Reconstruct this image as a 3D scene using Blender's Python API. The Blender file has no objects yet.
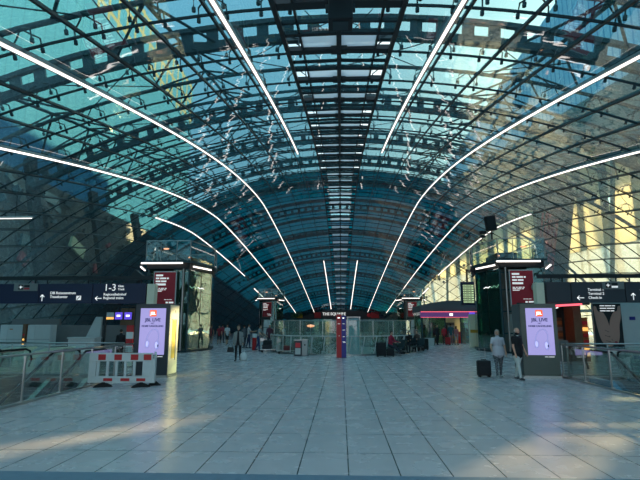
import bpy, bmesh, math, random
from mathutils import Vector, Matrix
random.seed(7)
PI = math.pi
sc = bpy.context.scene
col = sc.collection

# ------------------------------------------------------------------ materials
M = {}
def mat(name, c, rough=.5, metal=0, emit=None, es=0, alpha_mix=None, noise=0, nscale=4, spec=.5, trans=None):
    if name in M: return M[name]
    m = bpy.data.materials.new(name); m.use_nodes = True
    nt = m.node_tree; b = nt.nodes['Principled BSDF']
    b.inputs['Base Color'].default_value = (*c, 1)
    b.inputs['Roughness'].default_value = rough
    b.inputs['Metallic'].default_value = metal; b.inputs['Specular IOR Level'].default_value = .5 if metal else 0
    b.inputs['Specular IOR Level'].default_value = spec
    if emit:
        b.inputs['Emission Color'].default_value = (*emit, 1)
        b.inputs['Emission Strength'].default_value = es
    if noise:
        n = nt.nodes.new('ShaderNodeTexNoise'); n.inputs['Scale'].default_value = nscale
        tc = nt.nodes.new('ShaderNodeTexCoord'); nt.links.new(tc.outputs['Object'], n.inputs['Vector'])
        mx = nt.nodes.new('ShaderNodeMix'); mx.data_type = 'RGBA'
        nt.links.new(n.outputs['Fac'], mx.inputs[0])
        mx.inputs[6].default_value = (*[max(0, v*(1-noise)) for v in c], 1)
        mx.inputs[7].default_value = (*[min(1, v*(1+noise)) for v in c], 1)
        nt.links.new(mx.outputs[2], b.inputs['Base Color'])
    if trans:       # part of the light passes diffusely: frosted glass, fabric
        t = nt.nodes.new('ShaderNodeBsdfTranslucent'); t.inputs['Color'].default_value = (*trans[1], 1)
        x = nt.nodes.new('ShaderNodeMixShader'); x.inputs[0].default_value = trans[0]
        nt.links.new(b.outputs[0], x.inputs[1]); nt.links.new(t.outputs[0], x.inputs[2])
        nt.links.new(x.outputs[0], nt.nodes['Material Output'].inputs['Surface'])
    M[name] = m
    return m

def glass(name, tint, refl=1.0, rough=.02, blend=.12, dirt=0.0, dirtc=(.5,.6,.6), warp=0):
    m = bpy.data.materials.new(name); m.use_nodes = True
    nt = m.node_tree; nt.nodes.remove(nt.nodes['Principled BSDF'])
    out = nt.nodes['Material Output']
    t = nt.nodes.new('ShaderNodeBsdfTransparent'); t.inputs['Color'].default_value = (*tint, 1)
    g = nt.nodes.new('ShaderNodeBsdfGlossy'); g.inputs['Roughness'].default_value = rough
    g.inputs['Color'].default_value = (refl, refl, refl, 1)
    lw = nt.nodes.new('ShaderNodeLayerWeight'); lw.inputs['Blend'].default_value = .5
    pw_ = nt.nodes.new('ShaderNodeMath'); pw_.operation = 'POWER'; pw_.inputs[1].default_value = 3.2
    nt.links.new(lw.outputs['Facing'], pw_.inputs[0])
    ma = nt.nodes.new('ShaderNodeMath'); ma.operation = 'MULTIPLY_ADD'; ma.inputs[1].default_value = .85; ma.inputs[2].default_value = blend*.4
    nt.links.new(pw_.outputs[0], ma.inputs[0])
    x = nt.nodes.new('ShaderNodeMixShader')
    nt.links.new(ma.outputs[0], x.inputs[0])
    nt.links.new(t.outputs[0], x.inputs[1]); nt.links.new(g.outputs[0], x.inputs[2])
    last = x
    if dirt:
        d = nt.nodes.new('ShaderNodeBsdfDiffuse'); d.inputs['Color'].default_value = (*dirtc, 1)
        tl = nt.nodes.new('ShaderNodeBsdfTranslucent'); tl.inputs['Color'].default_value = (*dirtc, 1)
        a = nt.nodes.new('ShaderNodeMixShader'); a.inputs[0].default_value = .5
        nt.links.new(d.outputs[0], a.inputs[1]); nt.links.new(tl.outputs[0], a.inputs[2])
        y = nt.nodes.new('ShaderNodeMixShader'); y.inputs[0].default_value = dirt
        nt.links.new(x.outputs[0], y.inputs[1]); nt.links.new(a.outputs[0], y.inputs[2]); last = y
    if warp:
        tc = nt.nodes.new('ShaderNodeTexCoord')
        n = nt.nodes.new('ShaderNodeTexNoise'); n.inputs['Scale'].default_value = .9
        nt.links.new(tc.outputs['Object'], n.inputs['Vector'])
        bp = nt.nodes.new('ShaderNodeBump'); bp.inputs['Strength'].default_value = warp; bp.inputs['Distance'].default_value = .2
        nt.links.new(n.outputs['Fac'], bp.inputs['Height']); nt.links.new(bp.outputs[0], g.inputs['Normal'])
    nt.links.new(last.outputs[0], out.inputs['Surface'])
    M[name] = m
    return m

glass('dome_glass', (.32, .60, .67), refl=.9, blend=.16, dirt=.03, dirtc=(.35, .6, .6), warp=.03)
glass('clear_glass', (.88, .94, .92), refl=.9, blend=.2, rough=.02)
glass('green_glass', (.42, .68, .56), refl=.95, blend=.35, dirt=.06, dirtc=(.3, .5, .4), warp=.05)
glass('skylight_pane', (.98, .98, .98), dirt=.85, dirtc=(.95, .97, 1))
glass('drum_glass', (.70, .84, .77), dirt=.16, dirtc=(.62, .78, .70), blend=.3)
mat('black_steel', (.006, .010, .013), .5)
mat('dark_steel', (.014, .034, .042), .45, noise=.3)
mat('rib_steel', (.022, .060, .072), .5, noise=.35, nscale=1.5)
mat('steel', (.42, .43, .42), .28, .9)
mat('housing', (.34, .34, .33), .4, .3)
mat('tube_light', (1, 1, 1), emit=(1, .88, .80), es=1.25)
mat('warm_lamp', (1, .8, .6), emit=(1, .36, .16), es=.9)
mat('white_emit', (1, 1, 1), emit=(1, .97, .95), es=.8)
mat('red_neon', (1, .1, .1), emit=(1, .13, .18), es=.8)
mat('orange_neon', (1, .2, .05), emit=(1, .09, .02), es=1.1)
mat('screen', (.02, .02, .03), .2, emit=(.46, .43, .92), es=.42)
mat('screen_logo', (.9, .2, .08), emit=(.95, .12, .04), es=.5)
mat('screen_dark', (.01, .01, .05), emit=(.02, .02, .10), es=.5)
mat('screen_grey', (.3, .3, .5), emit=(.38, .36, .80), es=.32)
mat('screen_pale', (.6, .6, .8), emit=(.55, .52, .96), es=.46)
mat('screen_purple', (.2, .1, .8), emit=(.14, .08, .75), es=.4)
mat('screen_orange', (.9, .5, .1), emit=(.9, .42, .10), es=.7)
mat('board_text', (.7, .8, .4), emit=(.50, .62, .33), es=.45)
mat('totem_dark', (.028, .036, .045), .35)
mat('totem_green', (.10, .115, .095), .35)
mat('totem_grey', (.10, .115, .12), .45)
mat('cream_panel', (.80, .76, .58), .5, noise=.08)
mat('yellow_poster', (.90, .66, .10), .4)
mat('navy', (.006, .008, .045), .4)
mat('charcoal', (.045, .045, .055), .5)
mat('sign_grey', (.20, .20, .19), .5)
mat('black', (.006, .006, .008), .5)
mat('white', (.75, .75, .74), .5)
mat('offwhite', (.55, .55, .53), .6, noise=.12, nscale=3)
mat('letter', (.85, .85, .85), .5, emit=(1, .98, .95), es=.28)
mat('poster_red', (.50, .014, .028), .45)
mat('red', (.55, .012, .015), .45)
mat('bright_red', (.75, .02, .03), .4)
mat('blue_pillar', (.02, .02, .22), .4)
mat('barrier_plastic', (.62, .62, .60), .55, noise=.1)
mat('rubber', (.012, .012, .012), .8)
mat('concrete', (.20, .20, .18), .85, noise=.2, nscale=2)
mat('dark_wall', (.020, .024, .026), .7, noise=.3)
mat('mid_wall', (.16, .15, .145), .7, noise=.15)
mat('wood', (.16, .075, .035), .6, noise=.3)
mat('orange_wood', (.40, .13, .03), .5, noise=.4, nscale=6)
mat('wall_white', (.50, .50, .48), .6, noise=.06)
mat('blue_skirt', (.12, .42, .60), .25, .3)
mat('pale_blue', (.45, .72, .78), .3, trans=(.4, (.5, .8, .85)))
mat('skin', (.52, .30, .21), .55)
mat('hand_skin', (.48, .25, .19), .6)
mat('nail_red', (.35, .02, .04), .4)
mat('yellow_sign', (.55, .30, .02), .5)
mat('purple_sign', (.12, .06, .16), .4, emit=(.30, .10, .45), es=.12)
mat('plant', (.03, .10, .03), .7, noise=.4)
mat('asphalt', (.12, .12, .11), .9, noise=.2)
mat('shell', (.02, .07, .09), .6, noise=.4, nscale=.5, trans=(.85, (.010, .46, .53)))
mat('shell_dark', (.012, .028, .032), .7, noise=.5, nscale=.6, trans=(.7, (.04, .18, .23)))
mat('facade_cream', (.80, .72, .42), .6, noise=.1)
mat('facade_glow', (.8, .76, .6), .6, trans=(.75, (1, .93, .74)))
glass('frosted', (.85, .85, .82), dirt=.45, dirtc=(.95, .93, .88))
mat('facade_teal', (.10, .20, .21), .35)
mat('fin_teal', (.20, .28, .26), .35, trans=(.4, (.45, .5, .42)))
mat('facade_pale', (.34, .46, .50), .3)
mat('facade_blue', (.10, .26, .40), .2)
mat('facade_dark', (.035, .045, .045), .6, noise=.4, nscale=.7)
mat('facade_mid', (.06, .08, .075), .6, noise=.5, nscale=.7)
mat('facade_red', (.45, .04, .05), .6)

def floor_material():
    m = bpy.data.materials.new('stone_tiles'); m.use_nodes = True
    nt = m.node_tree; b = nt.nodes['Principled BSDF']; L = nt.links
    tc = nt.nodes.new('ShaderNodeTexCoord')
    mp = nt.nodes.new('ShaderNodeMapping'); mp.inputs['Location'].default_value = (-.08, -.06, 0)
    L.new(tc.outputs['Object'], mp.inputs['Vector'])
    br = nt.nodes.new('ShaderNodeTexBrick'); br.offset = 0; br.squash = 1
    br.inputs['Scale'].default_value = 1
    br.inputs['Brick Width'].default_value = .625; br.inputs['Row Height'].default_value = 1.2
    br.inputs['Mortar Size'].default_value = .009; br.inputs['Mortar Smooth'].default_value = .1
    br.inputs['Color1'].default_value = (.62, .525, .53, 1)
    br.inputs['Color2'].default_value = (.645, .545, .55, 1)
    br.inputs['Mortar'].default_value = (.07, .07, .07, 1)
    L.new(mp.outputs[0], br.inputs['Vector'])
    n = nt.nodes.new('ShaderNodeTexNoise'); n.inputs['Scale'].default_value = 2.2; n.inputs['Detail'].default_value = 6
    L.new(tc.outputs['Object'], n.inputs['Vector'])
    rm = nt.nodes.new('ShaderNodeMapRange'); rm.inputs[1].default_value = .3; rm.inputs[2].default_value = .7
    rm.inputs[3].default_value = .95; rm.inputs[4].default_value = 1.05
    L.new(n.outputs['Fac'], rm.inputs[0])
    mx = nt.nodes.new('ShaderNodeVectorMath'); mx.operation = 'SCALE'
    L.new(br.outputs['Color'], mx.inputs[0]); L.new(rm.outputs[0], mx.inputs['Scale'])
    L.new(mx.outputs[0], b.inputs['Base Color'])
    rr = nt.nodes.new('ShaderNodeMapRange'); rr.inputs[3].default_value = .24; rr.inputs[4].default_value = .30
    L.new(n.outputs['Fac'], rr.inputs[0]); L.new(rr.outputs[0], b.inputs['Roughness'])
    b.inputs['Specular IOR Level'].default_value = .55
    M['floor'] = m
floor_material()
mat('threshold', (.16, .22, .29), .5, noise=.15, nscale=8)

def facade_material(name, c1, c2, frame, bw, rh, ms, rough=.3, metal=0):
    m = bpy.data.materials.new(name); m.use_nodes = True
    nt = m.node_tree; b = nt.nodes['Principled BSDF']; L = nt.links
    tc = nt.nodes.new('ShaderNodeTexCoord'); sp = nt.nodes.new('ShaderNodeSeparateXYZ'); cb = nt.nodes.new('ShaderNodeCombineXYZ')
    L.new(tc.outputs['Object'], sp.inputs[0]); L.new(sp.outputs['Y'], cb.inputs['X']); L.new(sp.outputs['Z'], cb.inputs['Y'])
    br = nt.nodes.new('ShaderNodeTexBrick'); br.offset = 0
    br.inputs['Scale'].default_value = 1
    br.inputs['Brick Width'].default_value = bw; br.inputs['Row Height'].default_value = rh
    br.inputs['Mortar Size'].default_value = ms; br.inputs['Mortar Smooth'].default_value = 0
    br.inputs['Color1'].default_value = (*c1, 1); br.inputs['Color2'].default_value = (*c2, 1); br.inputs['Mortar'].default_value = (*frame, 1)
    L.new(cb.outputs[0], br.inputs['Vector']); L.new(br.outputs['Color'], b.inputs['Base Color'])
    b.inputs['Roughness'].default_value = rough; b.inputs['Metallic'].default_value = metal; b.inputs['Specular IOR Level'].default_value = .5 if metal else 0
    M[name] = m
facade_material('curtain_pale', (.05, .22, .38), (.06, .24, .40), (.04, .17, .30), 2.6, 30, .10, .6, 0)
facade_material('curtain_blue', (.36, .56, .66), (.55, .68, .72), (.18, .38, .52), 1.9, 40, .22, .3, .8)
facade_material('cream_lattice', (.05, .22, .38), (.06, .24, .40), (.24, .27, .18), 4.2, 5.5, .50, .5)
facade_material('dark_levels', (.02, .035, .036), (.09, .10, .085), (.16, .17, .15), 3.7, 3.1, .16, .5)

# ------------------------------------------------------------------ mesh builder
class MB:
    def __init__(s): s.v = []; s.f = []; s.fm = []; s.mi = 0
    def _add(s, vs, fs):
        n = len(s.v); s.v += [tuple(v) for v in vs]
        for f in fs: s.f.append([n+i for i in f]); s.fm.append(s.mi)
    def box(s, c, d, rz=0, rx=0, ry=0):
        R = Matrix.Rotation(rz, 3, 'Z') @ Matrix.Rotation(rx, 3, 'X') @ Matrix.Rotation(ry, 3, 'Y')
        c = Vector(c)
        vs = [c + R @ Vector((x*d[0]/2, y*d[1]/2, z*d[2]/2)) for z in (-1, 1) for y in (-1, 1) for x in (-1, 1)]
        s._add(vs, [(0,2,3,1), (4,5,7,6), (0,1,5,4), (2,6,7,3), (0,4,6,2), (1,3,7,5)]); return s
    def b2(s, a, b):
        s.box([(a[i]+b[i])/2 for i in range(3)], [abs(b[i]-a[i]) for i in range(3)]); return s
    def bar(s, p, q, w, h=None, up=(0,0,1)):
        p, q = Vector(p), Vector(q); t = (q-p).normalized(); h = h or w
        u = Vector(up)
        if abs(t.dot(u)) > .98: u = Vector((0, 1, 0))
        b = t.cross(u).normalized(); n = b.cross(t)
        vs = [e + b*x*w/2 + n*y*h/2 for e in (p, q) for x, y in ((-1,-1), (1,-1), (1,1), (-1,1))]
        s._add(vs, [(0,1,2,3), (7,6,5,4), (0,4,5,1), (1,5,6,2), (2,6,7,3), (3,7,4,0)]); return s
    def cyl(s, p, q, r, r2=None, n=10, cap=True):
        p, q = Vector(p), Vector(q); r2 = r if r2 is None else r2
        t = (q-p).normalized(); u = Vector((0,0,1)) if abs(t.z) < .9 else Vector((1,0,0))
        a = t.cross(u).normalized(); b = t.cross(a)
        vs = [e + (a*math.cos(2*PI*i/n) + b*math.sin(2*PI*i/n))*rr for e, rr in ((p, r), (q, r2)) for i in range(n)]
        fs = [(i, (i+1) % n, n+(i+1) % n, n+i) for i in range(n)]
        if cap: fs += [tuple(range(n-1, -1, -1)), tuple(range(n, 2*n))]
        s._add(vs, fs); return s
    def tube(s, pts, r, n=8):
        pts = [Vector(p) for p in pts]; rings = []
        for i, p in enumerate(pts):
            t = (pts[min(i+1, len(pts)-1)] - pts[max(i-1, 0)]).normalized()
            u = Vector((0,0,1)) if abs(t.z) < .95 else Vector((1,0,0))
            a = t.cross(u).normalized(); b = t.cross(a)
            rings.append([p + (a*math.cos(2*PI*k/n) + b*math.sin(2*PI*k/n))*r for k in range(n)])
        vs = [v for g in rings for v in g]
        fs = [(i*n+k, i*n+(k+1) % n, (i+1)*n+(k+1) % n, (i+1)*n+k) for i in range(len(pts)-1) for k in range(n)]
        fs += [tuple(range(n-1, -1, -1)), tuple(range(len(vs)-n, len(vs)))]
        s._add(vs, fs); return s
    def sweep(s, pts, nrm, w, h0, h1):
        # rectangular section swept along pts; nrm = outward normal; section from h0 to h1 along it
        P = [Vector(p) for p in pts]; vs = []
        for i, p in enumerate(P):
            t = (P[min(i+1, len(P)-1)] - P[max(i-1, 0)]).normalized(); n = Vector(nrm[i]).normalized()
            b = t.cross(n).normalized()
            vs += [p - b*w/2 + n*h0, p + b*w/2 + n*h0, p + b*w/2 + n*h1, p - b*w/2 + n*h1]
        fs = [(i*4+k, i*4+(k+1) % 4, i*4+4+(k+1) % 4, i*4+4+k) for i in range(len(P)-1) for k in range(4)]
        fs += [(3,2,1,0), tuple(len(vs)-4+k for k in range(4))]
        s._add(vs, fs); return s
    def prism(s, poly, z0, z1, M4=None):
        n = len(poly); vs = [(x, y, z) for z in (z0, z1) for x, y in poly]
        if M4: vs = [M4 @ Vector(v) for v in vs]
        s._add(vs, [tuple(range(n-1, -1, -1)), tuple(range(n, 2*n))] + [(i, (i+1) % n, n+(i+1) % n, n+i) for i in range(n)]); return s
    def ell(s, c, r, n=14, m=9, R=None):
        c = Vector(c); vs = []; fs = []
        for j in range(1, m):
            ph = PI*j/m
            for i in range(n):
                v = Vector((r[0]*math.sin(ph)*math.cos(2*PI*i/n), r[1]*math.sin(ph)*math.sin(2*PI*i/n), r[2]*math.cos(ph)))
                vs.append(c + (R @ v if R else v))
        for e in (1, -1):
            v = Vector((0, 0, r[2]*e)); vs.append(c + (R @ v if R else v))
        for j in range(m-2):
            for i in range(n): fs.append((j*n+i, (j+1)*n+i, (j+1)*n+(i+1) % n, j*n+(i+1) % n))
        T = len(vs)-2
        for i in range(n): fs.append((T, i, (i+1) % n)); fs.append((T+1, (m-2)*n+(i+1) % n, (m-2)*n+i))
        s._add(vs, fs); return s
    def loft(s, rings, closed=True, cap=True):
        n = len(rings[0]); vs = [v for r in rings for v in r]; fs = []
        for i in range(len(rings)-1):
            for k in range(n if closed else n-1):
                fs.append((i*n+k, i*n+(k+1) % n, (i+1)*n+(k+1) % n, (i+1)*n+k))
        if cap and closed: fs += [tuple(range(n-1, -1, -1)), tuple(range(len(vs)-n, len(vs)))]
        s._add(vs, fs); return s
    def build(s, name, mats, parent=None, smooth=False, bevel=0):
        me = bpy.data.meshes.new(name); me.from_pydata(s.v, [], s.f)
        mats = mats if isinstance(mats, (list, tuple)) else [mats]
        for m in mats: me.materials.append(M[m])
        me.polygons.foreach_set('material_index', s.fm)
        if smooth: me.polygons.foreach_set('use_smooth', [True]*len(me.polygons))
        bm = bmesh.new(); bm.from_mesh(me); bmesh.ops.recalc_face_normals(bm, faces=bm.faces); bm.to_mesh(me); bm.free()
        me.update()
        o = bpy.data.objects.new(name, me); col.objects.link(o)
        if parent: o.parent = parent
        if bevel:
            bv = o.modifiers.new('bevel', 'BEVEL'); bv.width = bevel; bv.segments = 2; bv.limit_method = 'ANGLE'
        return o
def tag(o, label=None, cat=None, group=None, kind=None):
    if label: o['label'] = label
    if cat: o['category'] = cat
    if group: o['group'] = group
    if kind: o['kind'] = kind
    return o
def thing(name, label, cat, loc=(0,0,0), rz=0, group=None):
    o = bpy.data.objects.new(name, None); col.objects.link(o)
    o.location = loc; o.rotation_euler = (0, 0, rz); o.empty_display_size = .2
    return tag(o, label, cat, group)
def copy_tree(o, parent=None):
    c = o.copy(); col.objects.link(c)
    if parent: c.parent = parent
    for ch in list(o.children): copy_tree(ch, c)
    return c
def structure(o): o['kind'] = 'structure'; return o
def text(s, size, loc, mname, parent, name='lettering', align='LEFT', depth=.004, rz=0, bold=0, sx=1):
    cu = bpy.data.curves.new('t', 'FONT'); cu.body = s; cu.size = size; cu.align_x = align; cu.extrude = depth; cu.offset = bold
    t = bpy.data.objects.new('t', cu); col.objects.link(t)
    me = bpy.data.meshes.new_from_object(t.evaluated_get(bpy.context.evaluated_depsgraph_get()))
    bpy.data.objects.remove(t); bpy.data.curves.remove(cu)
    me.transform(Matrix.Scale(sx, 4, (1, 0, 0)))
    me.transform(Matrix.Rotation(rz, 4, 'Z') @ Matrix.Rotation(PI/2, 4, 'X'))
    me.materials.clear(); me.materials.append(M[mname])
    o = bpy.data.objects.new(name, me); col.objects.link(o); o.location = loc; o.parent = parent
    return o

# ------------------------------------------------------------------ dome geometry
AX = -17.58; RM = 33.38; YC = 50.94; LL = 67.51; EX = 1.539; DT = .0509
def rad(y): return RM - 15.8*abs((y-YC)/LL)**EX
def dp(th, y, off=0): 
    r = rad(y)+off; return Vector((r*math.sin(th), y, AX + r*math.cos(th)))
def dn(th): return Vector((math.sin(th), 0, math.cos(th)))
def thmax(y): 
    r = rad(y); return math.acos(min(1, max(-1, -AX/r))) if r > -AX else 0
P0, PS = 8.9, 3.1
JY = [P0+PS*j for j in range(-7, 36)]

# glass skin, one flat pane per bay
random.seed(3)
g = MB()
for a, b in zip(JY[:-1], JY[1:]):
    if a < 2.5: continue
    for k in range(-21, 21):
        t0, t1 = k*DT, (k+1)*DT
        if k in (-1, 0):      # the crown strip: half the bay is skylight
            cuts = [(a, a+(b-a)*.52)]
        else: cuts = [(a, b)]
        for y0, y1 in cuts:
            if min(abs(t0), abs(t1)) > min(thmax(y0), thmax(y1)) + .01: continue
            lo = -thmax(y0)-.001 if t0 < 0 else None
            q = [(t0, y0), (t1, y0), (t1, y1), (t0, y1)]
            q = [(max(-thmax(y), min(thmax(y), t)), y) for t, y in q]
            tx, ty = random.gauss(0, .008), random.gauss(0, .008)
            offs = [-tx-ty, tx-ty, tx+ty, -tx+ty]
            g._add([dp(t, y, o) for (t, y), o in zip(q, offs)], [(0,1,2,3)])
ceiling = structure(g.build('ceiling', 'dome_glass'))
ceiling['label'] = 'long vaulted dome of blue green glass panes over the hall'
def subY(y0, y1, st=1.55):
    n = max(2, int((y1-y0)/st)+1); return [y0+(y1-y0)*i/(n-1) for i in range(n)]
def yrange(th):
    ys = [y for y in subY(JY[0], JY[-1], .5) if thmax(y) > abs(th)]
    return (ys[0], ys[-1]) if ys else None
for k in range(-20, 21):
    if k == 0: continue
    yr = yrange(k*DT)
    if not yr or yr[1]-yr[0] < 3: continue
    ys = subY(*yr)
    mb = MB().sweep([dp(k*DT, y) for y in ys], [dn(k*DT)]*len(ys), .055 if abs(k) > 1 else .10, -.06 if abs(k) > 1 else -.10, .02)
    mb.build('glazing_bar', 'black_steel', ceiling)
for y in JY:
    tm = thmax(y)
    if tm < .05: continue
    n = max(6, int(tm/DT*2)*2); ts = [-tm+2*tm*i/n for i in range(n+1)]
    MB().sweep([dp(t, y) for t in ts], [dn(t) for t in ts], .035, -.035, .02).build('glazing_joint', 'black_steel', ceiling)
# arched ribs outside the glass
for i, y in enumerate(JY):
    if y < 2: continue
    tm = thmax(y)
    if tm < .2: continue
    n = max(10, int(tm/DT)*2); ts = [-tm+2*tm*j/n for j in range(n+1)]
    main = (i % 3 == 2)
    if main:
        mb = MB()
        ts_all, tm0 = ts, tm
        ts = [t for t in ts if abs(t) < .56]; tm = min(tm, .56)
        mb.sweep([dp(t, y, .32) for t in ts], [dn(t) for t in ts], .17, 0, .24)
        mb.sweep([dp(t, y+.05, .95) for t in ts], [dn(t) for t in ts], .14, 0, .13)
        t = -math.floor(tm/(DT*.5))*DT*.5
        while t < tm:
            nn = dn(t); p = dp(t, y, .60); q = dp(t, y+.05, .98)
            tt = Vector((math.cos(t), 0, -math.sin(t)))
            mb._add([p-tt*.16, p+tt*.16, q+tt*.16, q-tt*.16, p-tt*.16+Vector((0,.08,0)), p+tt*.16+Vector((0,.08,0)), q+tt*.16+Vector((0,.08,0)), q-tt*.16+Vector((0,.08,0))],
                    [(0,1,2,3), (7,6,5,4), (0,4,5,1), (1,5,6,2), (2,6,7,3), (3,7,4,0)])
            t += DT*.5*1.0
        for sg in (-1, 1):
            tt_ = [t for t in ts_all if t*sg > .50]
            if len(tt_) > 2 and i % 2 == 0:
                mb.tube([dp(t, y, .45) for t in tt_], .06, 6); mb.tube([dp(t, y+.35, .45) for t in tt_], .06, 6)
        mb.build('main_rib', 'rib_steel', ceiling)
    else:
        MB().tube([dp(t, y, .50) for t in ts if abs(t) < .50], .062, 8).build('arch_tube', 'rib_steel', ceiling)
# slanted lattice struts between the ribs
for k in (-8, -4, 4, 8):
    mb = MB(); i = 0
    for a, b in zip(JY[:-1], JY[1:]):
        if a < 2 or a > 48 or thmax(a) < abs(k*DT)+.05 or thmax(b) < abs(k*DT)+.05: continue
        mb.cyl(dp((k-.5)*DT, a, .5), dp((k+.6)*DT, (a+b)/2, 1.35), .038, n=6)
        mb.cyl(dp((k+.6)*DT, (a+b)/2, 1.35), dp((k-.5)*DT, b, .5), .038, n=6)
        mb.cyl(dp((k+1.6)*DT, a, .5), dp((k+.6)*DT, (a+b)/2, 1.35), .038, n=6)
        mb.cyl(dp((k+.6)*DT, (a+b)/2, 1.35), dp((k+1.6)*DT, b, .5), .038, n=6)
    ys = [y for y in JY if 2 < y < 51 and thmax(y) > abs(k*DT)+.05]
    mb.tube([dp((k+.6)*DT, y, 1.35) for y in ys], .06, 6)
    mb.build('lattice_truss', 'rib_steel', ceiling)
# tension rods in crosses
for k in range(-12, 12, 3):
    mb = MB()
    for j, (a, b) in enumerate(zip(JY[:-1], JY[1:])):
        if a < 2 or j % 2 or thmax(a) < abs(k*DT)+.2 or thmax(b) < abs(k*DT)+.2: continue
        mb.cyl(dp(k*DT, a, .45), dp((k+2)*DT, b, .45), .018, n=4)
        mb.cyl(dp((k+2)*DT, a, .45), dp(k*DT, b, .45), .018, n=4)
    mb.build('cross_bracing', 'dark_steel', ceiling)
# point fixings: arms with round pads holding the pane corners
fx = MB()
for sx in (-1, 1):
    for sy in (-1, 1):
        fx.tube([(0, 0, .5), (sx*.14, sy*.10, .40), (sx*.29, sy*.17, .30), (sx*.30, sy*.18, .04)], .019, 5)
        fx.cyl((sx*.30, sy*.18, .06), (sx*.30, sy*.18, -.03), .042, n=8)
fmesh = None; cnt = 0
nodes = []
for y in JY:
    if y < 5: continue
    for k in range(-19, 20):
        if abs(k) < 1 or abs(k*DT) > thmax(y)-.04: continue
        nodes.append((k, y))
def vis(k, y):
    p = dp(k*DT, y); return y > 6 and abs(p.x/p.y + .03) < .75 and (p.z-1.8)/p.y < .76
nodes.sort(key=lambda n: (not vis(*n), dp(n[0]*DT, n[1]).length))
fo = fx.build('pane_fixing', 'dark_steel', ceiling)
rest = MB()
for i, (k, y) in enumerate(nodes):
    Mx = Matrix.Translation(dp(k*DT, y)) @ Matrix.Rotation(k*DT, 4, 'Y')
    if i == 0: fo.matrix_local = Mx
    elif i < 100:
        c = fo.copy(); col.objects.link(c); c.parent = ceiling; c.matrix_local = Mx
    elif y < 60 and abs(k) < 12:
        rest._add([Mx @ Vector(v) for v in fx.v], fx.f)
r = rest.build('pane_fixing', 'dark_steel', ceiling); r['kind'] = 'stuff'

# crown strip: frames, skylight panes, central rail
ys = subY(JY[2], JY[-2])
for t in (-.036, .036):
    MB().sweep([dp(t, y, 0) for y in ys], [dn(t)]*len(ys), .05, -.02, .10).build('crown_rail', 'black_steel', ceiling)
MB().sweep([dp(0, y, 0) for y in ys], [dn(0)]*len(ys), .12, -.12, .10).build('central_beam', 'black_steel', ceiling)
for j, (a, b) in enumerate(zip(JY[:-1], JY[1:])):
    if a < 2 or rad(a)+AX < 2.3: continue
    fr = MB(); w = b-a
    for f, th_, h in ((0, .07, .04), (.27, .06, .03), (.52, .12, .06), (.95, .20, .08)):
        y = a+w*f; fr.sweep([dp(t, y) for t in (-DT, 0, DT)], [dn(t) for t in (-DT, 0, DT)], th_, -.05, h)
    for sx in (-1, 1):
        fr.cyl(dp(0, a+w*.95, .1), dp(sx*.030, a+w*.45, .5), .014, n=4)
        fr.cyl(dp(0, a+w*.3, .1), dp(sx*.034, a+w*.95, .5), .014, n=4)
    fr.box(dp(0, a+w*.93, .02), (.42, .26, .24))
    fr.build('crown_frame', 'black_steel', ceiling)
    pn = MB()
    sk = 'skylight_pane'
    y0, y1 = a+w*.55, a+w*.93
    pn._add([dp(-.036, y0, .06), dp(.036, y0, .06), dp(.036, y1, .06), dp(-.036, y1, .06)], [(0,1,2,3)])
    pn.build('skylight', sk, ceiling)

# roof shell of the building standing over the far half of the dome
def shell(t0, t1, y0, y1, off, mname, nm, label):
    nt_ = max(2, int(abs(t1-t0)/.05)); ny = int((y1-y0)/3); mb = MB()
    G = [[[dp(t0+(t1-t0)*i/nt_, y0+(y1-y0)*j/ny, off+d) for i in range(nt_+1)] for j in range(ny+1)] for d in (0, .25)]
    n = nt_+1
    vs = [v for d in G for r_ in d for v in r_]; N = (ny+1)*n; fs = []
    for j in range(ny):
        for i in range(nt_):
            q = (j*n+i, j*n+i+1, (j+1)*n+i+1, (j+1)*n+i); fs += [q, tuple(N+x for x in q[::-1])]
    for j in range(ny): fs += [(j*n, (j+1)*n, N+(j+1)*n, N+j*n), (j*n+nt_, (j+1)*n+nt_, N+(j+1)*n+nt_, N+j*n+nt_)]
    for i in range(nt_): fs += [(i, i+1, N+i+1, N+i), (ny*n+i, ny*n+i+1, N+ny*n+i+1, N+ny*n+i)]
    mb._add(vs, fs); o = mb.build(nm, mname); return o
over = thing('building_underside', 'blue teal underside of the building hanging over the far half of the dome', 'building', (0, 52, 0))
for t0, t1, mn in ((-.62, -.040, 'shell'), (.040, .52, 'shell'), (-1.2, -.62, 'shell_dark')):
    s_ = shell(t0, t1, 50, 119, 2.0, mn, 'roof_shell', '')
    s_.parent = over; s_.location = (0, -52, 0)
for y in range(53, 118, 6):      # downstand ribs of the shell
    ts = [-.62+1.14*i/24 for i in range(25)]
    o = MB().sweep([dp(t, y, 1.7)-Vector((0, 52, 0)) for t in ts], [dn(t) for t in ts], .5, 0, .3).build('roof_rib', 'shell_dark', over)

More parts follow.
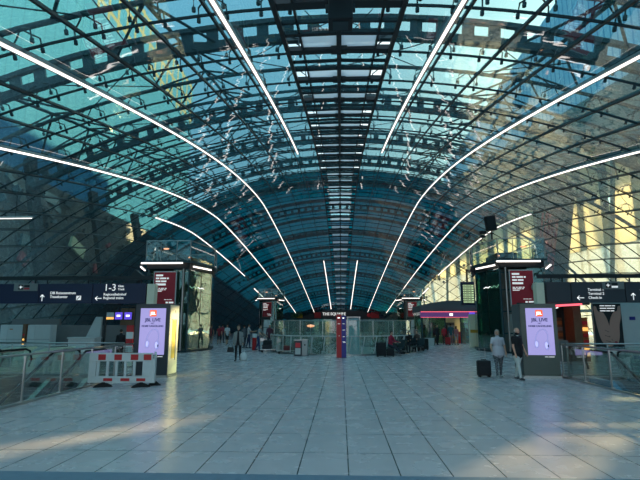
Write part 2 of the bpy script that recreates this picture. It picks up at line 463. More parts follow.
# light strips running along the dome
def strip(th, y0, y1, label, w=.10, off=-.14):
    ys = subY(y0, y1, 1.0); P = [dp(th, y, off) for y in ys]; N = [dn(th)]*len(ys)
    o = thing('light_strip', label, 'light', P[0], 0, 'long light strips along the dome')
    inv = [p-P[0] for p in P]
    MB().sweep(inv, N, w, 0, .10).build('housing', 'housing', o)
    sg = 1 if th < 0 else -1
    tt = Vector((math.cos(th), 0, -math.sin(th)))
    MB().sweep([p + tt*sg*w*.15 for p in inv], N, w*.45, -.025, 0).build('diffuser', 'tube_light', o)
for s, side in ((-1, 'left'), (1, 'right')):
    strip(s*.093, 5.5, 31.5, 'short straight light strip beside the crown of the dome, %s of the two' % side, .14)
    strip(s*.093, 77.5, 103.5, 'thin light strip low on the far end of the dome, just %s of the crown' % side, .24)
    strip(s*.2545, 5.0, 103.5, 'long curved light strip, the higher of the two that sweep the whole %s side' % side, .15)
    strip(s*.4072, 4.5, 100.5, 'long curved light strip, the lower of the two that sweep the whole %s side' % side, .17)
    strip(s*.505, 39.3, 73.5, 'shorter curved light strip above the lift towers on the %s side of the dome' % side, .18)
    strip(s*.520, 80.0, 90.0, 'tiny far light strip on the %s beside the distant lift tower' % side, .26)

# ------------------------------------------------------------------ camera, sky, sun
F = 485.0; PITCH = math.atan(83.6/F); YAW = math.atan(21/F*math.cos(PITCH))
cam = bpy.data.cameras.new('camera'); co = bpy.data.objects.new('camera', cam); col.objects.link(co)
cam.sensor_width = 36; cam.lens = 36*F/640; cam.clip_end = 2000
co.location = (0, 0, 1.8); co.rotation_euler = (PI/2 + PITCH, 0, YAW)
sc.camera = co
SUN = Vector((.62, .755, math.tan(math.radians(14)))).normalized()
sd = bpy.data.lights.new('sun', 'SUN'); so = bpy.data.objects.new('sun', sd); col.objects.link(so)
sd.energy = 24.0; sd.color = (1, .44, .20); sd.angle = math.radians(.6)
so.rotation_euler = SUN.to_track_quat('Z', 'Y').to_euler()
w = bpy.data.worlds.new('sky'); sc.world = w; w.use_nodes = True
nt = w.node_tree; L = nt.links; bg = nt.nodes['Background']
tc = nt.nodes.new('ShaderNodeTexCoord'); sp = nt.nodes.new('ShaderNodeSeparateXYZ')
L.new(tc.outputs['Generated'], sp.inputs[0])
cr = nt.nodes.new('ShaderNodeValToRGB'); e = cr.color_ramp.elements
e[0].position = 0; e[0].color = (.64, .60, .63, 1)
e[1].position = 1; e[1].color = (.20, .34, .46, 1)
m1 = e.new(.18); m1.color = (.34, .50, .58, 1)
m2 = e.new(.5); m2.color = (.24, .43, .53, 1)
L.new(sp.outputs['Z'], cr.inputs[0])
dt = nt.nodes.new('ShaderNodeVectorMath'); dt.operation = 'DOT_PRODUCT'
L.new(tc.outputs['Generated'], dt.inputs[0]); dt.inputs[1].default_value = SUN
pw = nt.nodes.new('ShaderNodeMath'); pw.operation = 'POWER'; pw.use_clamp = True
mxm = nt.nodes.new('ShaderNodeMath'); mxm.operation = 'MAXIMUM'; mxm.inputs[1].default_value = 0
L.new(dt.outputs['Value'], mxm.inputs[0]); L.new(mxm.outputs[0], pw.inputs[0]); pw.inputs[1].default_value = 10
gl = nt.nodes.new('ShaderNodeVectorMath'); gl.operation = 'SCALE'; gl.inputs[0].default_value = (2.2, 1.6, 1.0)
L.new(pw.outputs[0], gl.inputs['Scale'])
ad = nt.nodes.new('ShaderNodeVectorMath'); ad.operation = 'ADD'
L.new(cr.outputs[0], ad.inputs[0]); L.new(gl.outputs[0], ad.inputs[1]); L.new(ad.outputs[0], bg.inputs['Color'])
bg.inputs['Strength'].default_value = 1.25
sc.view_settings.view_transform = 'Standard'; sc.view_settings.look = 'None'
sc.view_settings.gamma = 1; sc.view_settings.use_curve_mapping = False
sc.view_settings.exposure = 0.9

# ------------------------------------------------------------------ floor with the two stair wells and the round opening
WX0, WX1, WY0, WY1 = 7.55, 13.4, 4.0, 17.6     # wells at both sides
DX, DY, DA, DB = 0.05, 34.4, 4.6, 5.8           # oval opening
bm = bmesh.new()
def rectf(x0, y0, x1, y1):
    vs = [bm.verts.new(v) for v in ((x0,y0,0), (x1,y0,0), (x1,y1,0), (x0,y1,0))]; bm.faces.new(vs)
for r_ in ((-34,-16,34,WY0), (-WX0,WY0,WX0,WY1), (WX1,WY0,34,WY1), (-34,WY0,-WX1,WY1),
           (-34,WY1,34,28), (-34,28,-6,41), (6,28,34,41), (-34,41,34,121)): rectf(*r_)
n = 48; ring = []; sq = []
for i in range(n):
    a = 2*PI*i/n; c, s_ = math.cos(a), math.sin(a)
    ring.append(bm.verts.new((DX+DA*c, DY+DB*s_, 0)))
    t = min(6/abs(c) if abs(c) > 1e-6 else 99, 6.5/abs(s_) if abs(s_) > 1e-6 else 99)
    sq.append(bm.verts.new((t*c, 34.5+t*s_, 0)))
for i in range(n):
    bm.faces.new((sq[i], sq[(i+1) % n], ring[(i+1) % n], ring[i]))
for cx, cy in ((-6,28), (6,28), (6,41), (-6,41)):       # corners between the fan and the square
    j = min(range(n), key=lambda i: (sq[i].co - Vector((cx, cy, 0))).length)
    a_, b_ = sq[j], None
    v = bm.verts.new((cx, cy, 0))
    k_ = (j+1) % n if (sq[(j+1) % n].co - v.co).length < (sq[(j-1) % n].co - v.co).length else (j-1) % n
    if (v.co-a_.co).length > 1e-3 :
        try: bm.faces.new((sq[j], sq[k_], v))
        except ValueError: pass
me = bpy.data.meshes.new('floor'); bm.to_mesh(me); bm.free()
for p in me.polygons:
    if p.normal.z < 0: p.flip()
me.materials.append(M['floor']); fl = bpy.data.objects.new('floor', me); col.objects.link(fl); structure(fl)
structure(MB().b2((-8, -6, .0), (8, 6.2, .012)).build('trim_1', 'threshold'))

# outside ground
gr = structure(MB().b2((-400, -200, -9.6), (400, 500, -9.2)).build('floor_outside', 'asphalt'))
# lower concourse
structure(MB().b2((-34, -16, -5.2), (34, 121, -5.0)).build('floor_lower', 'concrete'))
for s, side in ((-1, 'left'), (1, 'right')):
    mb = MB()
    x0, x1 = sorted((s*WX0, s*WX1))
    mb.b2((x0, WY1, -5), (x1, WY1+.3, -.02)); mb.b2((x0, WY0-.3, -5), (x1, WY0, -.02))
    xo = s*WX1; mb.b2((xo, WY0, -5), (xo+s*.3, WY1, -.02)); xi = s*WX0; mb.b2((xi-s*.3, WY0, -5), (xi, WY1, -.02))
    structure(mb.build('wall_stairwell_'+side, 'mid_wall'))
    tr = MB()
    for z in (-.5, -1.0, -1.5, -2.0, -2.5, -3, -3.5): tr.b2((x0, WY1-.03, z), (x1, WY1+.01, z+.05))
    structure(tr.build('trim_stairwell_'+side, 'steel'))
mb = MB()
rg = [[Vector((DX+(DA+d)*math.cos(2*PI*i/n), DY+(DB+d)*math.sin(2*PI*i/n), z)) for i in range(n)] for d, z in ((0, -.02), (0, -1.2), (.25, -1.2), (.25, -.02))]
mb.loft(rg+[rg[0]], cap=False); structure(mb.build('trim_round_opening', 'white'))

# ------------------------------------------------------------------ buildings outside the dome
def bld(name, label, loc): return thing(name, label, 'building', loc)
lb = bld('glass_office_building', 'tall pale glass building with a cream lattice band along its top, left of the dome', (-48, 60, 0))
MB().b2((-12, -90, 24), (0, 86, 64)).build('glass_facade', 'curtain_pale', lb)
MB().b2((-12.2, -90, 64), (.3, 86, 78)).build('lattice_band', 'cream_lattice', lb)
MB().b2((-12, -90, -9), (-1, 86, 24)).build('lower_storeys', 'dark_levels', lb)
rb = bld('glass_office_building', 'tall glass building with blue vertical lines on stilts, right of the dome', (46, 60, 0))
MB().b2((0, -90, 25), (4, 150, 69)).build('glass_facade', 'curtain_blue', rb)
for i in range(12): MB().bar((2, -80+i*20, -9), (2, -72+i*20, 25), .9).build('column', 'facade_cream', rb)
# raked concrete legs and galleries between the left building and the dome
random.seed(11)
for i in range(6):
    y = 24+i*17
    o = MB().bar((0, 0, -9.2), (-9, 4, 24), 1.3, 1.0).build('raked_column', random.choice(['facade_dark', 'dark_wall', 'dark_wall']))
    o.location = (-33.5, y, 0); tag(o, 'dark raked concrete column standing outside the left foot of the dome', 'column', 'raked columns outside the left side')
random.seed(5)
gal = bld('gallery_building', 'dark low gallery front with scattered panels standing in for reflections outside the left side of the dome', (-45, 60, 0))
MB().b2((-1.5, -60, -9), (0, 86, 23)).build('gallery_wall', 'facade_dark', gal)
for i in range(140):  # random panels added to stand in for broken reflections in the glass
    y = random.uniform(-30, 80); z = random.uniform(1, 22); w_ = random.uniform(1.2, 5); h_ = random.uniform(.4, 2.0)
    MB().box((.25+i*.004, y, z), (.4, w_, h_), rx=random.uniform(-.6, .6)).build('panel', random.choice(['facade_mid', 'facade_teal', 'dark_wall', 'mid_wall', 'facade_dark', 'facade_cream' if i % 4 == 0 else 'facade_mid', 'facade_red' if i % 5 == 0 else 'facade_teal']), gal)
# right side: tall glowing screen wall of fins
scr = bld('fin_wall', 'sunlit cream and teal fins of the building front outside the right side of the dome', (45, 62, 0))
path = [(45, 62), (45, 70), (38, 96), (31, 122), (24, 150)]
def along(d):
    for (ax, ay), (bx, by) in zip(path[:-1], path[1:]):
        l = math.hypot(bx-ax, by-ay)
        if d <= l: return Vector((ax+(bx-ax)*d/l, ay+(by-ay)*d/l, 0)), math.atan2(by-ay, bx-ax)
        d -= l
    return Vector((*path[-1], 0)), math.atan2(-28, 7)
tot = sum(math.hypot(b[0]-a[0], b[1]-a[1]) for a, b in zip(path[:-1], path[1:]))
random.seed(21)
d = 0; i = 0
while d < tot-3:
    wd = random.choice((3.0, 3.6, 4.2)) if i % 2 == 0 else random.choice((1.6, 2.0, 2.6)); p, a = along(d+wd/2); p = p-Vector((45, 62, 0))
    lower = 'frosted'
    MB().box(p+Vector((0, 0, 7.2)), (wd+.3, .3, 13.6), rz=a).build('sky_glow_pane', lower, scr)  # pane added to stand in for the bright open sky below the building
    mm = ('facade_glow', 'fin_teal')[i % 2]
    gy = p.y + 62
    pcs = [(gy-wd/2, gy+wd/2, 14, 31)]
    for y0, y1, z0, z1 in ((67.2, 68.7, 19.2, 23), (76.3, 77.7, 19.5, 22.8)):  # gaps cut to throw sun streaks on the floor and left column
        nw = []
        for u0, u1, v0, v1 in pcs:
            a0, a1 = max(u0, y0), min(u1, y1)
            if a1 <= a0 or z1 <= v0 or z0 >= v1: nw.append((u0, u1, v0, v1)); continue
            nw += [q for q in ((u0, a0, v0, v1), (a1, u1, v0, v1), (a0, a1, v0, z0), (a0, a1, z1, v1)) if q[1]-q[0] > .02]
        pcs = nw
    dirv = Vector((math.cos(a), math.sin(a), 0))
    for u0, u1, v0, v1 in pcs:
        MB().box(p+dirv*((u0+u1)/2-gy)+Vector((.1, 0, (v0+v1)/2)), (u1-u0, .3 if i % 2 else .6, v1-v0), rz=a).build('fin', mm, scr)
    if i % 5 == 0: MB().bar(p+Vector((-1.0, 0, 0)), p+Vector((-1.6, -7, 31)), .5).build('fin_brace', 'facade_teal', scr)
    d += wd; i += 1
    if i % 3 == 0:
        MB().box(p+Vector((-.6, 0, 3+i*.1)), (wd*3, .3, .5), rz=a).build('ledge', 'facade_teal', scr)
MB().box(Vector((-10.5, 44, 34)), (98, 1, 10), rz=math.radians(-75+180)).build('upper_wall', 'facade_teal', scr)
rd = bld('red_banner_wall', 'dark wall with red streaks seen through the right side of the dome', (37, 86, 12))
MB().box((0, 0, 2), (.6, 9, 22), rz=.2, rx=.25).build('wall_panel', 'facade_dark', rd)
for k in range(6): MB().box((-.5, -2.6+k*1.0, 3+k*1.2), (.3, .5, 9-k), rz=.2, rx=.3).build('red_panel', 'facade_red', rd)
# unseen wall added on the right; its gap shapes the low sun patch
sw = bld('sun_mask', 'unseen added wall whose gap shapes the low sun, outside the near right side of the dome', (44, 20, 0))
for y0, y1, z0, z1 in ((-60, 35.9, -9, 25), (35.9, 38.6, -9, 14.6), (35.9, 38.6, 17.2, 25), (35.9, 36.5, 14.6, 17.2), (37.35, 37.5, 14.6, 17.2), (38.4, 38.6, 14.6, 17.2), (38.6, 42.0, -9, 25)):
    MB().b2((0, y0, z0), (.3, y1, z1)).build('sun_mask_wall', 'facade_mid', sw)
# end of the street far behind
eb = bld('far_building', 'blue glass building closing the view past the far end of the dome', (0, 150, 0))
MB().b2((-60, 0, -9), (16, 8, 34)).build('facade', 'facade_blue', eb)

# ================================================================== THINGS IN THE HALL
import numpy as np
# ------------------------------------------------------------------ lift towers
def word_rows(mb, x0, z, width, words, h, y, gap=.05):
    x = x0
    for wd in words:
        mb.box((x+wd/2, y, z), (wd, .006, h)); x += wd + gap
def lift_tower(label, cx, cy, s):
    t = thing('lift_tower', label, 'lift tower', (cx, cy, 0), 0)
    hexa = [(-1.45,-3.6), (1.45,-3.6), (2.1,0), (1.45,3), (-1.45,3), (-2.1,0)]
    def sc_(k, dx=0): return [(x*k, y*k) for x, y in hexa]
    MB().prism(sc_(1.0), 0, .12).build('base', 'dark_steel', t)
    MB().prism(sc_(.97), 5.28, 5.72).build('platform', 'black', t, bevel=.02)
    MB().prism(sc_(1.04), 5.68, 5.80).build('platform_edge', 'rib_steel', t)
    MB().b2((-1.15, -2.6, .12), (.75, 1.8, 5.3)).build('lift_shaft', 'mid_wall', t)
    mb = MB()
    for z in (1.2, 2.55, 3.9, 5.0):
        h = sc_(.9)
        for i in range(6): mb.bar((*h[i], z), (*h[(i+1) % 6], z), .05, .08)
    mb.build('cross_beam', 'rib_steel', t)
    for (x, y) in sc_(.9): MB().cyl((x, y, .12), (x, y, 5.3), .075).build('column', 'rib_steel', t)
    MB().cyl((s*-1.0, -3.45, .12), (s*-1.0, -3.45, 5.3), .06).build('column', 'steel', t)
    h = sc_(.93)
    for i in range(6):
        if i == 0:
            MB().bar((.35*1, h[0][1], 2.7), (1.3, h[0][1], 2.7), .02, 5.1).build('glass_wall', 'green_glass', t)
            continue
        (ax, ay), (bx, by) = h[i], h[(i+1) % 6]
        mb = MB(); n_ = 2
        for j in range(n_):
            p = (ax+(bx-ax)*(j+.03)/n_, ay+(by-ay)*(j+.03)/n_); q = (ax+(bx-ax)*(j+.97)/n_, ay+(by-ay)*(j+.97)/n_)
            mb.bar((*p, 2.7), (*q, 2.7), .02, 5.1)
        mb.build('glass_wall', 'green_glass', t)
    MB().b2((-.75, -2.66, .12), (.45, -2.6, 2.4)).build('lift_door', 'steel', t)
    # parapet of glass above
    h = sc_(1.0)
    for i in range(6):
        (ax, ay), (bx, by) = h[i], h[(i+1) % 6]
        gp = MB().bar((ax, ay, 6.47), (bx, by, 6.47), .02, 1.22).build('parapet_glass', 'clear_glass', t)
        MB().bar((ax, ay, 7.12), (bx, by, 7.12), .05, .05).build('top_rail', 'steel', gp)
    for i, (x, y) in enumerate(h):
        MB().cyl((x, y, 5.75), (x, y, 7.14), .035).build('parapet_post', 'steel', t)
    for x in (-.5, .55): MB().cyl((x, -3.6, 5.75), (x, -3.6, 7.12), .025).build('parapet_post', 'steel', t)
    MB().b2((-.8, -1.5, 5.8), (.5, 1.2, 6.5)).build('machine_box', 'dark_wall', t)
    for x, y, z in ((-.3, -3.2, 6.65), (1.1, -2.6, 6.15)):
        MB().ell((x*s*-1, y, z), (.20 if z > 6.5 else .09, .06, .06)).build('warm_lamp', 'warm_lamp', t)
    for p, q in (((-1.65, -3.85, 5.62), (1.05, -3.85, 5.62)), ((-2.3, -1.6, 5.4), (-1.72, -3.7, 5.4)), ((2.3, -1.6, 5.4), (1.72, -3.7, 5.4))):
        o = MB().cyl(p, q, .045).build('tube_lamp', 'tube_light', t)
        MB().bar((Vector(p)+Vector((0, 0, .08))), (Vector(q)+Vector((0, 0, .08))), .10, .06).build('lamp_housing', 'housing', o)
    # red notice
    pf = MB().b2((-.86, -3.66, 2.82), (.64, -3.60, 5.12)).build('notice_frame', 'offwhite', t)
    MB().b2((-.80, -3.675, 2.84), (.58, -3.66, 5.05)).build('notice_sheet', 'poster_red', pf)
    mb = MB()
    for z, ws, hh in ((4.85, (.46,), .11), (4.66, (.22, .40, .12), .10), (4.47, (.30, .34), .10), (4.27, (.66,), .12),
                      (4.02, (.16, .10, .20, .12), .05), (3.93, (.22, .26, .10), .05), (3.84, (.42,), .05)):
        word_rows(mb, -.70, z, 1, ws, hh, -3.68)
    mb.build('notice_lettering', 'letter', pf); mb = MB()
    word_rows(mb, -.10, 3.30, 1, (.14, .14, .16), .03, -3.68, .03)
    word_rows(mb, .02, 3.12, 1, (.14, .30), .10, -3.68, .06)
    mb.build('notice_lettering', 'letter', pf)
    # white squiggle hung inside the glass
    sq_ = [(1.25+.55*i/14, -2.9+1.6*i/14+.0, 4.15+.09*math.sin(i*1.7)*(1 if i % 2 else .4)) for i in range(15)]
    if s < 0: MB().tube([(x, y-.1, z) for x, y, z in sq_], .022, 6).build('neon_squiggle', 'white_emit', t)
    else: MB().tube([(-x, y-.1, z) for x, y, z in sq_], .022, 6).build('neon_squiggle', 'white_emit', t)
    return t
lift_tower('near lift tower with glass parapet and red notice, left side, behind the advertising column', -11.15, 34.3, -1)
rt = lift_tower('near lift tower with a silver camera dome on its red notice, behind the standing couple', 11.35, 34.3, 1)
lift_tower('far small lift tower on the left, behind the people with the trolley', -11.3, 79, -1)
lift_tower('far small lift tower on the right, left of the shop pavilion', 11.0, 79, 1)
# convex mirror dome on the right tower notice
o = MB().cyl((0, 0, 0), (0, -.08, 0), .10).ell((0, -.16, 0), (.24, .16, .24)).build('surveillance_dome', 'steel'); o.location = (11.2+.75, 30.62, 4.0)
tag(o, 'round silver camera dome on the red notice of the near right tower', 'camera')

# ------------------------------------------------------------------ advertising columns
def ad_column(label, cx, y0, s, body, side):
    t = thing('advertising_column', label, 'advertising column', (cx, y0, 0), 0 if s < 0 else -.05)
    W, D, H_ = 1.18, .95, 2.47
    MB().b2((-W/2, .03, .08), (W/2, D, H_)).build('body', body, t, bevel=.015)
    MB().b2((-W/2-.03, 0, 0), (W/2+.03, D+.03, .08)).build('plinth', 'steel', t)
    MB().b2((-W/2, 0, .09), (W/2, .03, H_)).build('front_frame', body, t)
    sw_, z0, z1 = .44, .76, 2.32
    x0 = .02
    scn = MB().b2((x0-sw_, -.012, z0), (x0+sw_, 0, z1)).build('screen', 'screen', t)
    lg = MB().prism([(x0-.12, -.11+.02), (x0-.10, -.11), (x0+.10, -.11), (x0+.12, -.09), (x0+.12, .09), (x0+.10, .11), (x0-.10, .11), (x0-.12, .09)], 0, .004,
                    Matrix.Translation((0, -.014, z1-.17)) @ Matrix.Rotation(PI/2, 4, 'X')).build('logo', 'screen_logo', scn)
    text('JBL', .135, (x0, -.020, z1-.215), 'white_emit', scn, align='CENTER', bold=.004)
    text('JBL LIVE', .155, (x0, -.016, z1-.445), 'screen_dark', scn, align='CENTER', bold=.004)
    text('NC', .085, (x0, -.016, z1-.54), 'screen_dark', scn, align='CENTER')
    text('NOISE CANCELLING', .082, (x0, -.016, z1-.63), 'screen_dark', scn, align='CENTER', bold=.003)
    # drawn headphone, tilted
    mb = MB(); c = Vector((x0+.02, -.018, 1.18)); pts = []
    def P2(a, rx, rz_): 
        u, v = rx*math.cos(a), rz_*math.sin(a); return c + Vector((u*.96+v*.2, 0, v*.98-u*.12+.08))
    for a0, a1, rx, rz_, w_ in ((-.2, PI+.2, .19, .34, .030), ):
        N_ = 24; vs = []
        for i in range(N_+1):
            a = a0+(a1-a0)*i/N_; vs += [P2(a, rx, rz_), P2(a, rx+w_, rz_+w_)]
        mb._add(vs, [(2*i, 2*i+1, 2*i+3, 2*i+2) for i in range(N_)])
    for cx_, cz_, rx, rz_ in ((-.17, -.06, .075, .14), (.17, -.10, .085, .15)):
        mb._add([c+Vector((cx_+rx*math.cos(2*PI*i/18), -.001, cz_+rz_*math.sin(2*PI*i/18))) for i in range(18)], [tuple(range(18))])
    mb.build('headphone_picture', 'screen_grey', scn)
    mb = MB(); mb._add([c+Vector((.15+.05*math.cos(2*PI*i/18), -.004, -.10+.11*math.sin(2*PI*i/18))) for i in range(18)], [tuple(range(18))])
    mb._add([c+Vector((-.17+.045*math.cos(2*PI*i/18), -.004, -.06+.10*math.sin(2*PI*i/18))) for i in range(18)], [tuple(range(18))])
    mb.build('ear_cushion', 'screen_pale', scn)
    mb = MB(); mb._add([c+Vector((.20+.022*math.cos(2*PI*i/12), -.006, -.12+.045*math.sin(2*PI*i/12))) for i in range(12)], [tuple(range(12))])
    mb.build('microphone_mark', 'screen_dark', scn)
    text('wall', .001, (0, 5, 0), 'black', scn) if False else None
    mb = MB(); word_rows(mb, .12, .70, 1, (.10, .18), .022, -.004, .02); mb.build('small_lettering', 'letter', t)
    sd_ = MB().b2((-s*W/2-.012, .04, .10), (-s*W/2+.012, D-.02, H_-.03)).build('side_panel', side, t)
    if s < 0:
        ps = MB().b2((W/2+.012, .30, .62), (W/2+.022, .62, 1.92)).build('side_poster', 'yellow_poster', sd_)
        MB().b2((W/2+.012, .26, 1.92), (W/2+.026, .66, 1.96)).b2((W/2+.012, .66, .55), (W/2+.026, .70, 1.96)).build('poster_clip', 'housing', ps)
        MB().cyl((W/2+.012, .55, 2.22), (W/2+.02, .55, 2.22), .05).build('round_mark', 'housing', sd_)
    else:
        MB().b2((-W/2-.022, .30, .85), (-W/2-.012, .55, 1.55)).build('notice_plate', 'charcoal', sd_)
    return t
ad_column('dark advertising column with a lit headphone screen and a cream side panel, on the left', -6.46, 16.6, -1, 'totem_dark', 'cream_panel')
ad_column('grey green advertising column with a lit headphone screen, beside the standing couple', 6.71, 17.0, 1, 'totem_green', 'totem_grey')

# ------------------------------------------------------------------ hanging direction signs
def arrow(parent, x, z, y, rot, size=.26, m='letter'):
    w_ = size*.13; mb = MB()
    mb.box((0, 0, 0), (size, .008, w_))
    for sg in (-1, 1): mb.box((-size*.35, 0, sg*size*.16), (size*.48, .008, w_), ry=-sg*PI/4)
    o = mb.build('arrow', m, parent); o.location = (x, y, z); o.rotation_euler = (0, rot, 0); return o
def plane_icon(parent, x, z, y):
    fr = MB().b2((x-.10, y-.004, z-.10), (x+.10, y, z+.10)).build('plane_symbol', 'black', parent)
    MB().prism([(-.015,-.07), (.015,-.07), (.02,-.02), (.08,.0), (.08,.02), (.02,.02), (.012,.07), (-.012,.07), (-.02,.02), (-.08,.02), (-.08,0), (-.02,-.02)], 0, .004,
               Matrix.Translation((x, y-.006, z)) @ Matrix.Rotation(PI/2, 4, 'X')).build('plane_shape', 'letter', fr)
def sign_panel(label, x0, x1, mname, items, y=20.0, z0=2.63, z1=3.46, plate=None):
    t = thing('direction_sign', label, 'sign', ((x0+x1)/2, y, z0), 0)
    w_ = x1-x0; h = z1-z0
    MB().b2((-w_/2, 0, 0), (w_/2, .22, h)).build('panel', mname, t, bevel=.012)
    for x in (-w_/2+.25, w_/2-.25): MB().cyl((x, .11, h), (x, .11, h+.16), .03, n=8).build('hanger', 'black_steel', t)
    if plate:
        pl = MB().b2((plate[0]-(x0+x1)/2, -.03, h-.30), (plate[1]-(x0+x1)/2, .0, h+.01)).build('plate', 'sign_grey', t)
        plane_icon(pl, plate[2]-(x0+x1)/2, h-.145, -.03)
        a = plate[2]-(x0+x1)/2+.14
        MB().b2((a, -.035, h-.15), (a+.24, -.03, h-.05)).build('train_symbol', 'black', pl)
        MB().b2((a, -.035, h-.24), (a+.24, -.03, h-.17)).build('train_symbol', 'letter' if mname != 'navy' else 'poster_red', pl)
    for it in items:
        if it[0] == 't': text(it[1], it[2], (it[3]-(x0+x1)/2, -.004, it[4]-z0), 'letter', t, bold=.0015, sx=it[5] if len(it) > 5 else 1)
        if it[0] == 'a': arrow(t, it[1]-(x0+x1)/2, it[2]-z0, -.005, it[3])
        if it[0] == 'i':
            ic = MB().b2((it[1]-.10-(x0+x1)/2, -.006, it[2]-.09-z0), (it[1]+.10-(x0+x1)/2, 0, it[2]+.09-z0)).build('ticket_symbol', 'letter', t)
            MB().bar((it[1]-.07-(x0+x1)/2, -.010, it[2]-.07-z0), (it[1]+.06-(x0+x1)/2, -.010, it[2]+.06-z0), .008, .03).build('ticket_shape', 'navy', ic)
    return t
sign_panel('navy sign with terminal names and a grey plane plate, leftmost of its row', -16.2, -12.72, 'navy',
           [('t', 'Terminal 1', .145, -15.15, 3.16), ('t', 'Terminal 2', .145, -15.15, 2.98), ('t', 'Check-in', .145, -15.15, 2.80)], plate=(-13.80, -12.78, -13.50))
sign_panel('navy sign with an up arrow to the travel centre, middle of the left row', -12.70, -10.42, 'navy',
           [('a', -12.55, 2.86, PI/2), ('t', 'DB Reisezentrum', .155, -12.22, 3.02), ('t', 'Travelcenter', .155, -12.22, 2.86, .95), ('i', -10.98, 2.86)])
sign_panel('navy sign reading 1-3 with a left arrow, rightmost of the left row', -10.40, -8.14, 'navy',
           [('a', -10.13, 2.84, 0), ('t', '1-3', .40, -9.93, 3.16), ('t', 'Gleis', .12, -9.33, 3.31), ('t', 'Track', .12, -9.33, 3.18),
            ('t', 'Regionalbahnhof', .145, -9.93, 2.96), ('t', 'Regional trains', .145, -9.93, 2.81)])
sign_panel('blank dark grey sign between the cream post and the terminal sign on the right', 8.30, 9.25, 'charcoal', [])
sign_panel('dark grey sign with Terminal 1, Terminal 2, Check-in and left arrow, right side', 9.28, 11.38, 'charcoal',
           [('a', 9.62, 2.82, 0), ('t', 'Terminal 1', .145, 9.92, 3.10), ('t', 'Terminal 2', .145, 9.92, 2.94), ('t', 'Check-in', .145, 9.92, 2.78)], plate=(10.50, 11.36, 10.72))
sign_panel('dark grey sign with an up arrow, at the right edge of the picture', 11.41, 14.6, 'charcoal',
           [('a', 11.68, 2.86, PI/2), ('t', 'Terminal 1', .145, 11.96, 3.04), ('t', 'Parkhaus', .145, 11.96, 2.86)])
for x, sd_ in ((-7.93, 'left'), (8.05, 'right')):
    t = thing('sign_post', 'cream sign post at the inner end of the %s row of signs' % sd_, 'post', (x, 20.1, 0))
    MB().b2((-.16, -.1, .03), (.16, .25, 3.44)).build('post_body', 'cream_panel', t, bevel=.01)
    MB().b2((-.22, -.16, 0), (.22, .31, .03)).build('foot_plate', 'steel', t)
for x0, x1, sd_ in ((-16.5, -7.9, 'left'), (8.0, 15.0, 'right')):
    o = MB().b2((x0, -.06, 0), (x1, .06, .16)).build('sign_beam', 'black_steel'); o.location = (0, 20.11, 3.62); tag(o, 'black beam carrying the %s row of hanging signs' % sd_, 'beam')
for x in (-16.4, 14.9):
    o = MB().b2((-.1, -.1, 0), (.1, .1, 3.62)).build('beam_post', 'black_steel'); o.location = (x, 20.11, 0)
    tag(o, 'black post at the outer end of the %s sign beam' % ('left' if x < 0 else 'right'), 'post')

# ------------------------------------------------------------------ glass railings round the stair wells
def railing(label, p, q, n_, h=1.10, group=None):
    p, q = Vector((*p, 0)), Vector((*q, 0)); L_ = (q-p).length; a = math.atan2(q.y-p.y, q.x-p.x)
    t = thing('glass_railing', label, 'railing', p, a, group)
    MB().cyl((0, 0, h), (L_, 0, h), .028, n=10).build('handrail', 'steel', t, smooth=True)
    MB().b2((-.02, -.04, 0), (L_+.02, .04, .05)).build('bottom_rail', 'steel', t)
    for i in range(n_+1):
        x = L_*i/n_
        po = MB().b2((x-.022, -.018, 0), (x+.022, .018, h-.02)).build('post', 'steel', t)
        MB().b2((x-.06, -.06, .05), (x+.06, .06, .065)).build('post_foot', 'steel', po)
    for i in range(n_):
        x0, x1 = L_*i/n_+.05, L_*(i+1)/n_-.05
        MB().b2((x0, -.006, .08), (x1, .006, h-.10)).build('glass_panel', 'clear_glass', t)
    return t
railing('glass railing along the left stair well, in front of the escalators', (-7.15, 4.9), (-7.35, 17.4), 8)
railing('glass railing along the right stair well, ending at the advertising column', (7.25, 4.9), (7.50, 17.25), 8)
railing('glass railing at the back end of the left stair well', (-7.9, 17.75), (-13.5, 17.75), 4)
railing('glass railing at the back end of the right stair well', (7.9, 17.75), (13.5, 17.75), 4)

def escalator(label, x, s, skirt):
    t = thing('escalator', label, 'escalator', (x, 16.9, 0), 0)
    g_ = math.tan(math.radians(28)); Lr = 9.6
    prof = lambda d: (0 if d < 1.2 else -(d-1.2)*g_)
    ds = [0, .6, 1.2, 2, 4, 6, 8, Lr]
    st = MB()
    d = 0
    while d < Lr: st.b2((-.42, -d-.36, prof(d)-.25), (.42, -d, prof(d)-.02)); d += .36
    st.build('steps', 'dark_steel', t)
    for sx in (-1, 1):
        xx = sx*.52; vs = []
        for d in ds: vs += [Vector((xx, -d, prof(d)+.04)), Vector((xx, -d, prof(d)+.86))]
        mb = MB(); mb._add(vs, [(2*i, 2*i+1, 2*i+3, 2*i+2) for i in range(len(ds)-1)])
        vs2 = [v+Vector((.012, 0, 0)) for v in vs]; mb._add(vs2, [(2*i, 2*i+2, 2*i+3, 2*i+1) for i in range(len(ds)-1)])
        gp = mb.build('balustrade_glass', 'clear_glass', t)
        pts = [(xx, .35, .30), (xx, .48, .55), (xx, .35, .84), (xx, .1, .92)] + [(xx, -d, prof(d)+.92) for d in ds]
        MB().tube(pts, .035, 8).build('moving_handrail', 'rubber', gp)
        mb = MB()
        mb.sweep([Vector((sx*.60, -d, prof(d))) for d in ds], [Vector((0, 0, 1))]*len(ds), .16, -.42, .06); mb.build('skirt', skirt, t)
        mb = MB(); mb.sweep([Vector((xx, -d, prof(d)+.87)) for d in ds], [Vector((0, 0, 1))]*len(ds), .05, -.015, .015); mb.build('rail_profile', 'steel', gp)
    return t
escalator('escalator nearest the railing in the left stair well', -8.75, -1, 'steel')
escalator('escalator deeper in the left stair well, farther from the railing', -11.6, -1, 'steel')
